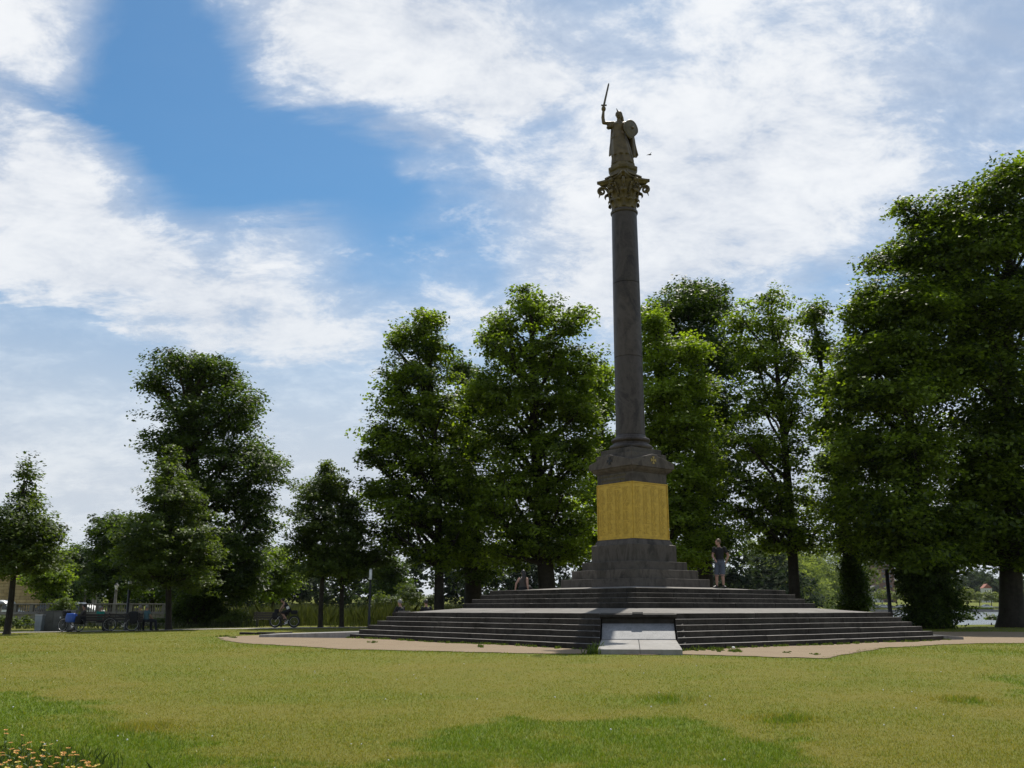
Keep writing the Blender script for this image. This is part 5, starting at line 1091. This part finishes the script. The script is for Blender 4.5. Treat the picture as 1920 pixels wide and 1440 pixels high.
shrub('low leafy plant under the second bench', 250, 1172, 62, 24, 8, 50, 'weed', 37)
shrub('low leafy plant left of the cone shaped trees trunk', 300, 1166, 64, 18, 10, 50, 'weed', 38)
shrub('leafy bush right of the big old trunk by the path', 440, 1160, 62.5, 26, 14, 80, 'weed', 39)
shrub('small water edge plant left of the massive trunk', 1812, 1168, 60.5, 24, 6, 40, 'leaf_dark', 40)
shrub('taller water edge plant beside the massive trunk', 1855, 1164, 60.8, 18, 9, 34, 'leaf_dark', 41)

# ------------------------------------------------------------------ reeds
def blades(name, n, x0, x1, y0, y1, h0, h1, w, seed, mat, lean=.25, mask=None, tint=(.1, .9)):
    rng = np.random.default_rng(seed); x = rng.uniform(x0, x1, n); y = rng.uniform(y0, y1, n)
    if mask is not None: k = mask(x, y, rng); x, y = x[k], y[k]; n = len(x)
    z = np.maximum(gz(x, y), -.75); h = rng.uniform(h0, h1, n)*(.45+.75*vnoise(x, y, 1.6, seed))*rng.uniform(.7, 1.1, n); a = rng.uniform(0, 6.28, n); l = rng.normal(size=(n, 2))*lean*h[:, None]
    dx, dy = np.cos(a)*w*.5, np.sin(a)*w*.5; b = np.stack([x, y, z], -1); mid = b+np.stack([l[:, 0]*.3, l[:, 1]*.3, h*.6], -1); tip = b+np.stack([l[:, 0], l[:, 1], h], -1); d = np.stack([dx, dy, 0*dx], -1)
    V = np.stack([b-d, b+d, mid+d*.8, tip, mid-d*.8], 1).reshape(-1, 3); i = np.arange(n)*5
    return link(name, np_mesh(name, V, np.stack([i, i+1, i+2, i+3, i+4], -1), {'tint': np.clip(rng.uniform(tint[0], tint[1], n), 0, 1)}), M[mat])
tag(blades('reeds', 15000, -21, -2, 63.5, 75, 1.0, 1.7, .035, 51, 'reed', .24, lambda x, y, r: (vnoise(x, y, 2.2, 12)+.5*sst((x+13)/4) > .55)), 'tall green reeds along the water behind the path', 'reeds', kind='stuff')
tag(blades('far_reeds', 6000, -34, 6, 92, 112, 1.2, 2.0, .06, 52, 'reed', .14, None, (.6, 1)), 'pale reed belt on the far side of the inlet', 'reeds', kind='stuff')
tag(blades('bank_weeds', 5000, -32, 18, 59.5, 64, .25, .6, .03, 53, 'reed', .4, lambda x, y, r: (np.abs(path_dist(x, y)) > 1.4) & (vnoise(x, y, 1.2, 3) > .4), (0, .6)), 'rough weeds along the path edge', 'weeds', kind='stuff')

# ------------------------------------------------------------------ far woods across the water
def wood(name, label, pts, per, leaf, size, mat, seed, tint):
    """one mass of far trees: pts = (x, y, height, radius)"""
    rng = np.random.default_rng(seed); lob = []
    for (x, y, h, r) in pts:
        z = float(gz(x, y))
        for q in range(4): lob.append((np.array([x+rng.uniform(-.5, .5)*r, y+rng.uniform(-.4, .4)*r, z+h*(.35+.16*q)]), np.array([r*(.85-.1*q), r*(.85-.1*q), h*.22])))
        lob.append((np.array([x, y, z+h*.2]), np.array([r*.95, r*.95, h*.2])))
    P, Nn, sid, S_ = sprays(lob, per*len(pts), 20, size, rng, .08, .6, False); n = len(P); st = rng.uniform(*tint, size=per*len(pts)); L = leaf*rng.uniform(.7, 1.3, n)
    o = link(name, leaves_mesh(name, P, Nn, L, L*.75, np.clip(st[sid]+rng.normal(size=n)*.1, 0, 1), rng), M[mat]); tag(o, label, 'woods', kind='stuff'); return o
rr = random.Random(8)
pts = []
for x in np.arange(-120, 75, 7.5):
    for row in range(2): y = 226+18*row+rr.uniform(-5, 5); pts.append((x+rr.uniform(-3, 3), y, rr.uniform(11, 17), rr.uniform(4.5, 7)))
wood('far_woods', 'dark wood on the far shore seen between the trunks on the left', pts, 62, 1.0, 1.8, 'leaf_far_dark', 61, (0, .8))
pts = []
for i in range(26):
    x = 62+i*7+rr.uniform(-3, 3); y = float(shore_far(x))+16+rr.uniform(0, 10)
    if x/y > .37: continue
    pts.append((x, y, rr.uniform(17, 25)*(y/360)**.8, rr.uniform(6, 9)))
wood('far_woods', 'bright green wood across the lake right of the standing man', pts, 170, .85, 1.9, 'leaf_far', 62, (.25, 1))
pts = []
for i in range(70):
    x = rr.uniform(110, 480); y = rr.uniform(640, 860); pts.append((x, y, rr.uniform(16, 24), rr.uniform(8, 13)))
for i in range(24): x = 330+i*5; pts.append((x*.98, 600+rr.uniform(-10, 20), rr.uniform(15, 20), rr.uniform(7, 10)))
wood('hillside_woods', 'blue green wooded hillside far across the lake on the right', pts, 28, 2.0, 3.2, 'leaf_far_dark', 63, (.3, 1))
# young bright trees in a row on the far bank, cars and fence below them
proto = None
FY = 528
for i, px in enumerate((1655, 1683, 1700, 1815, 1838, 1860, 1905, 1925)):
    x = (px-960)/1848*FY; h = rr.uniform(9.2, 11.5); z = float(gz(x, FY)); lob = [((x, FY, z+h*.68), (4.2, 4.2, h*.27)), ((x-1.8, FY-1, z+h*.55), (3.2, 3.2, h*.2)), ((x+2, FY+1, z+h*.55), (3.2, 3.2, h*.2)), ((x, FY-1.5, z+h*.45), (3.4, 3.4, h*.16))]
    tree('young_tree', ('first', 'second', 'third', 'fourth', 'fifth', 'sixth', 'seventh', 'eighth')[i]+' bright yellow green young tree from the left in the row across the lake', (x, FY, z), z+h, lob, 60, per=24, leaf=.6, size=1.3, r=.22, mat='leaf_bright', seed=70+i, group='young trees in a row across the lake', limb=False)
fz = float(gz(260, 505))
kb = MB(); kb.box((270, 507, -.2), (330, 1.2, 1.5)); o = kb.build('shore_kerb', M['pale_slab'], None); tag(o, 'pale stone embankment edge along the far lake shore', 'embankment')
hd = MB(); hd.box((0, 0, 0), (1, 1, 1))
for px0, px1, lab in ((1812, 1862, 'low clipped hedge on the far lawn left of the massive trunk'),):
    a, b = (px0-960)/1848*516, (px1-960)/1848*516; rng = np.random.default_rng(5); n = 2600; P = np.stack([rng.uniform(a, b, n), 516+rng.uniform(-.8, .8, n), float(gz((a+b)/2, 516))+rng.uniform(0, 1.0, n)], -1)
    o = link('clipped_hedge', leaves_mesh('clipped_hedge', P, rng.normal(size=(n, 3))+np.array([0, 0, .8]), np.full(n, .45), np.full(n, .35), rng.uniform(.2, .8, n), rng), M['leaf_lime']); tag(o, lab, 'hedge')
fn = root('far_fence', 'light metal railing along the road across the lake', 'fence', (0, 521, 0)); pmf = MB(); pmf.box((0, 0, .6), (.12, .12, 1.2)); pme = pmf.mesh('fence_post'); pme.materials.append(M['steel'])
for x in np.arange(190, 300, 2.6): again('fence_post', pme, fn, (float(x), 0, float(gz(x, 521))))
for k in (.6, 1.15):
    m = MB(); xs_ = np.arange(190, 300, 5.0)
    for a, b in zip(xs_[:-1], xs_[1:]): m.bar((a, 0, float(gz(a, 521))+k), (b, 0, float(gz(b, 521))+k), .10)
    m.build('fence_rail', M['steel'], fn)
for i, (px, body, lab) in enumerate(((1642, 'blue_car', 'blue grey car parked across the lake at the row left end'), (1654, 'white', 'white car parked across the lake below the first young tree'), (1668, 'dark_car', 'dark car across the lake hidden behind the lamp post'), (1690, 'silver', 'silver car parked across the lake near the ivy trunk'), (1851, 'white', 'white car across the lake left of the massive trunk'))):
    x = (px-960)/1848*524; o = vehicle('parked_car', lab, 'car', (x, 524, float(gz(x, 524))), R(180 if i % 2 else 0), car, 1.75, body, gl, [(1.3, .31), (-1.3, .31)]); o.scale = (1.25, 1.25, 1.25); o['group'] = 'cars parked across the lake'
def house(label, px, d, w, hgt, pitch, wallm, roofm, pz=None, name='house'):
    x = (px-960)/1848*d; z = float(gz(x, d))-1; rt = root(name, label, 'house', (x, d, z))
    m = MB(); m.box((0, 0, hgt/2), (w, w*.8, hgt)); m.build('wall', M[wallm], rt)
    m = MB(); m.prism([(-w*.56, hgt), (w*.56, hgt), (0, hgt+pitch)], 'y', -w*.44, w*.44); rf = m.build('roof', M[roofm], rt)
    m = MB(); m.box((w*.2, 0, hgt+pitch*.9), (w*.07, w*.07, pitch*.5)); m.build('chimney', M['brick'], rf)
    for i in range(3):
        for j in range(max(1, int(hgt/3))):
            m = MB(); m.box((-w*.3+w*.3*i, -w*.4-.03, 1.8+3*j), (w*.1, .1, 1.5)); m.build('window', M['glass'], rt)
house('red roofed white house on the hillside left of the massive trunk', 1853, 600, 5.0, 9.8, 2.6, 'render_white', 'roof')
house('tall brick building beyond the lake behind the lamp post', 1656, 600, 13, 24, 5, 'brick', 'roofgrey', name='brick_building')
house('white gabled house beside the brick building across the lake', 1641, 585, 8, 7, 4, 'render_white', 'roofgrey')
house('grey roofed house above the woods right of the bare trunk', 1516, 640, 18, 22, 6, 'brick', 'roofgrey')
# ------------------------------------------------------------------ lawn grass
def lawn():
    rng = np.random.default_rng(77); N = 380000
    u = rng.random(N); y0, y1 = 8.3, 58.0; y = 1/(1/y0+u*(1/y1-1/y0)); x = rng.uniform(-1, 1, N)*(y*.56+.8)
    k = inside(GRAVEL, x, y) < (vnoise(x, y, .6, 3)-.5)*.5-.05+(rng.random(N) < .02)*.5
    lx, ly = to_mon(x, y); k &= (np.maximum(np.abs(lx), np.abs(ly)) > S_HALF+.05)
    for a in (-3*math.pi/4, 3*math.pi/4): c, s = math.cos(a), math.sin(a); rr_ = lx*c+ly*s; tt = -lx*s+ly*c; k &= ~((rr_ > 9) & (rr_ < (13.0 if a < 0 else 14.4)) & (np.abs(tt) < 1.12))
    k &= path_dist(x, y) > 1.1
    x, y = x[k], y[k]; n = len(x); z = ground_z(x, y); g = greenness(x, y)
    tuft = np.zeros(n)
    for t in TUFT: tuft = np.maximum(tuft, np.exp(-(((x-t.x)/.4)**2+((y-t.y)/.45)**2)))
    h = (.017+.022*g+.05*tuft)*rng.uniform(.55, 1.5, n)*(1+.3*(y > 25)); w_ = .0037*np.sqrt(y/9)**1.6*rng.uniform(.7, 1.4, n)
    a = rng.uniform(0, 6.28, n); l = rng.normal(size=(n, 2))*.5*h[:, None]
    b = np.stack([x, y, z-.004], -1); d = np.stack([np.cos(a)*w_, np.sin(a)*w_, 0*a], -1); tip = b+np.stack([l[:, 0], l[:, 1], h], -1)
    V = np.stack([b-d, b+d, tip], 1).reshape(-1, 3); tint = np.clip(1-g+rng.normal(size=n)*.30, 0, 1)
    o = link('lawn_grass', np_mesh('lawn_grass', V, np.arange(3*n).reshape(-1, 3), {'tint': tint}), M['grass']); tag(o, 'mown lawn grass with dry olive and fresh green patches', 'grass', kind='stuff')
lawn()
def clover():
    rng = np.random.default_rng(31); mb = MB()
    for _ in range(75):
        y = 9+18*rng.random()**1.5; x = rng.uniform(-1, 1)*y*.54
        if inside(GRAVEL, np.array([x]), np.array([y]))[0] > -.4: continue
        z = float(ground_z(x, y))+.035; r = rng.uniform(.006, .013); mb.ell((x, y, z), (r, r, r*.8), 6, 4)
    tag(mb.build('clover_flowers', M['paper']), 'tiny white clover heads scattered over the lawn', 'clover', kind='stuff')
clover()
# weeds at the foot of the steps and on the gravel edge
def weeds():
    rng = np.random.default_rng(5); C = []
    for k in (0, 1):
        for t in rng.uniform(-7.5, 6.9, 170): p = MM @ P_of(k, S_HALF+abs(rng.normal())*.12+.03, float(t), 0); C.append((p.x, p.y, .10*rng.uniform(.4, 1)))
    for px, py, q in ((1118, 1222, .34), (1112, 1226, .22), (1290, 1216, .22), (1305, 1219, .18), (1330, 1218, .15), (1345, 1221, .12), (1375, 1222, .14), (1385, 1222, .1), (655, 1196, .12), (420, 1195, .1), (440, 1197, .1), (700, 1206, .08), (900, 1214, .08), (1560, 1200, .1), (1600, 1198, .1), (1650, 1196, .1), (1700, 1193, .1), (1480, 1224, .06), (1530, 1228, .06)):
        for _ in range(7): v = G(px+rng.normal()*5, py+rng.normal()*.8); C.append((v.x, v.y, q*rng.uniform(.5, 1)))
    V = []; Fs = []; T_ = []
    for (x, y, q) in C:
        z = float(ground_z(x, y))+.01
        for _ in range(16):
            a = rng.uniform(0, 6.28); l = q*rng.uniform(.3, 1); o = np.array([x+rng.normal()*q*.4, y+rng.normal()*q*.4, z]); d = np.array([math.cos(a), math.sin(a), 0])*.012*(1+q*2); tp = o+np.array([rng.normal()*.35*l, rng.normal()*.35*l, l]); i = len(V); V += [o-d, o+d, (o+tp)/2+d*1.3, tp]; Fs.append((i, i+1, i+2, i+3)); T_.append(np.clip(rng.normal(.5, .3), 0, 1))
    tag(link('step_weeds', np_mesh('step_weeds', np.array(V), np.array(Fs), {'tint': np.array(T_)}), M['weed']), 'scattered weeds along the foot of the steps', 'weeds', kind='stuff')
weeds()
# ------------------------------------------------------------------ flowers at the lower left corner
def flower_proto(mat):
    hm = MB(); n = 11
    for i in range(n):
        a = 2*math.pi*i/n; d = Vector((math.cos(a), math.sin(a), 0)); s_ = Vector((-d.y, d.x, 0)); p0 = d*.012; p1 = d*.032+Vector((0, 0, .006)); p2 = d*.045-Vector((0, 0, .004))
        V = [p0-s_*.004, p1-s_*.010, p2-s_*.006, p2+s_*.006, p1+s_*.010, p0+s_*.004]; V += [v-Vector((0, 0, .003)) for v in V]; hm.add(V, [(0, 1, 2, 3, 4, 5), (11, 10, 9, 8, 7, 6)]+[(j, (j+1) % 6, 6+(j+1) % 6, 6+j) for j in range(6)])
    h = hm.mesh('petals'); h.materials.append(M[mat]); cm = MB(); cm.ell((0, 0, .004), (.016, .016, .010), 10, 5); c = cm.mesh('centre'); c.materials.append(M['petal_c']); return h, c
FO, FYl = flower_proto('petal_o'), flower_proto('petal_y')
sm = MB(); sm.tube([(0, 0, 0), (.006, .004, .5), (0, 0, 1)], [.0035, .003, .0025], 5)
for i, (dx, dz, ln) in enumerate(((.03, .3, .09), (-.03, .45, .08), (.02, .62, .07))): sm.add([(0, 0, dz), (dx*.6, .012, dz+.06), (dx*1.6, 0, dz+.10), (dx*.6, -.012, dz+.06)], [(0, 1, 2, 3)])
SMesh = sm.mesh('stem'); SMesh.materials.append(M['stem'])
FPX = [(11, 1368, 1), (12, 1375, 1), (42, 1378, 0), (20, 1392, 0), (45, 1397, 0), (55, 1392, 0), (80, 1392, 2), (84, 1398, 2), (96, 1395, 2), (82, 1406, 2), (22, 1404, 0), (31, 1407, 0), (30, 1411, 0), (4, 1411, 0), (5, 1416, 0), (55, 1405, 0), (62, 1411, 0), (119, 1411, 0), (118, 1415, 0), (128, 1402, 0), (133, 1416, 0), (144, 1415, 0), (138, 1410, 0), (108, 1420, 0), (94, 1418, 0), (80, 1417, 0), (62, 1421, 0), (40, 1420, 0), (46, 1419, 0), (33, 1428, 2), (18, 1425, 0), (10, 1429, 0), (71, 1427, 0), (73, 1434, 0), (105, 1431, 0), (155, 1426, 0), (164, 1429, 0), (166, 1435, 0), (182, 1434, 2), (176, 1437, 0), (137, 1437, 2), (127, 1438, 0), (95, 1437, 0), (58, 1438, 0), (36, 1437, 0), (2, 1433, 0), (14, 1439, 2), (150, 1439, 0)]
for i, (px, py, y_) in enumerate(FPX):
    rr_ = random.Random(i); H = rr_.uniform(.16, .26); g = G(px, py); d = g.y-.9; v = unproj(px, py, 0); 
    # step back along the sight line until the head is H above the lawn
    for _ in range(20):
        p = unproj(px, py, d); gap = p.z-float(ground_z(p.x, p.y)); d += (gap-H)*3.0
    p = unproj(px, py, d); gz_ = float(ground_z(p.x, p.y)); yel = y_ == 2
    rt = root('flower', 'pale yellow daisy flower in the bed at the lower left corner' if yel else 'orange daisy flower in the bed at the lower left corner', 'flower', (p.x, p.y, gz_), rr_.uniform(0, 6), 'yellow flowers in the corner bed' if yel else 'orange flowers in the corner bed')
    P_, C_ = FYl if yel else FO; sc = rr_.uniform(.40, .62)
    o = again('petals', P_, rt, (0, 0, p.z-gz_), (rr_.uniform(-.25, .25), rr_.uniform(-.25, .25), 0), (sc, sc, sc)); again('centre', C_, o); again('stem', SMesh, rt, (0, 0, 0), (0, 0, 0), (1, 1, p.z-gz_))
tag(blades('flower_foliage', 3800, -6.2, -2.9, 8.6, 10.8, .07, .17, .012, 55, 'weed', .4, lambda x, y, r: inside(poly_px([(-120, 1366), (20, 1372), (110, 1398), (190, 1435), (220, 1470), (-150, 1470)]), x, y) > r.normal(size=len(x))*.12), 'feathery green foliage of the flower bed in the lower left corner', 'foliage', kind='stuff')
# ------------------------------------------------------------------ air
if HAZE > 0:
    m = MB(); m.box((0, 720, 34), (3040, 1580, 76)); hz = m.build('haze', None); tag(hz, kind='stuff')
    hm = bpy.data.materials.new('summer_haze'); hm.use_nodes = True; nt = hm.node_tree; nt.nodes.clear(); v = nt.nodes.new('ShaderNodeVolumePrincipled'); v.inputs['Color'].default_value = (.86, .92, 1, 1); v.inputs['Density'].default_value = HAZE; v.inputs['Anisotropy'].default_value = .2
    out = nt.nodes.new('ShaderNodeOutputMaterial'); nt.links.new(v.outputs[0], out.inputs['Volume']); hz.data.materials.clear(); hz.data.materials.append(hm)
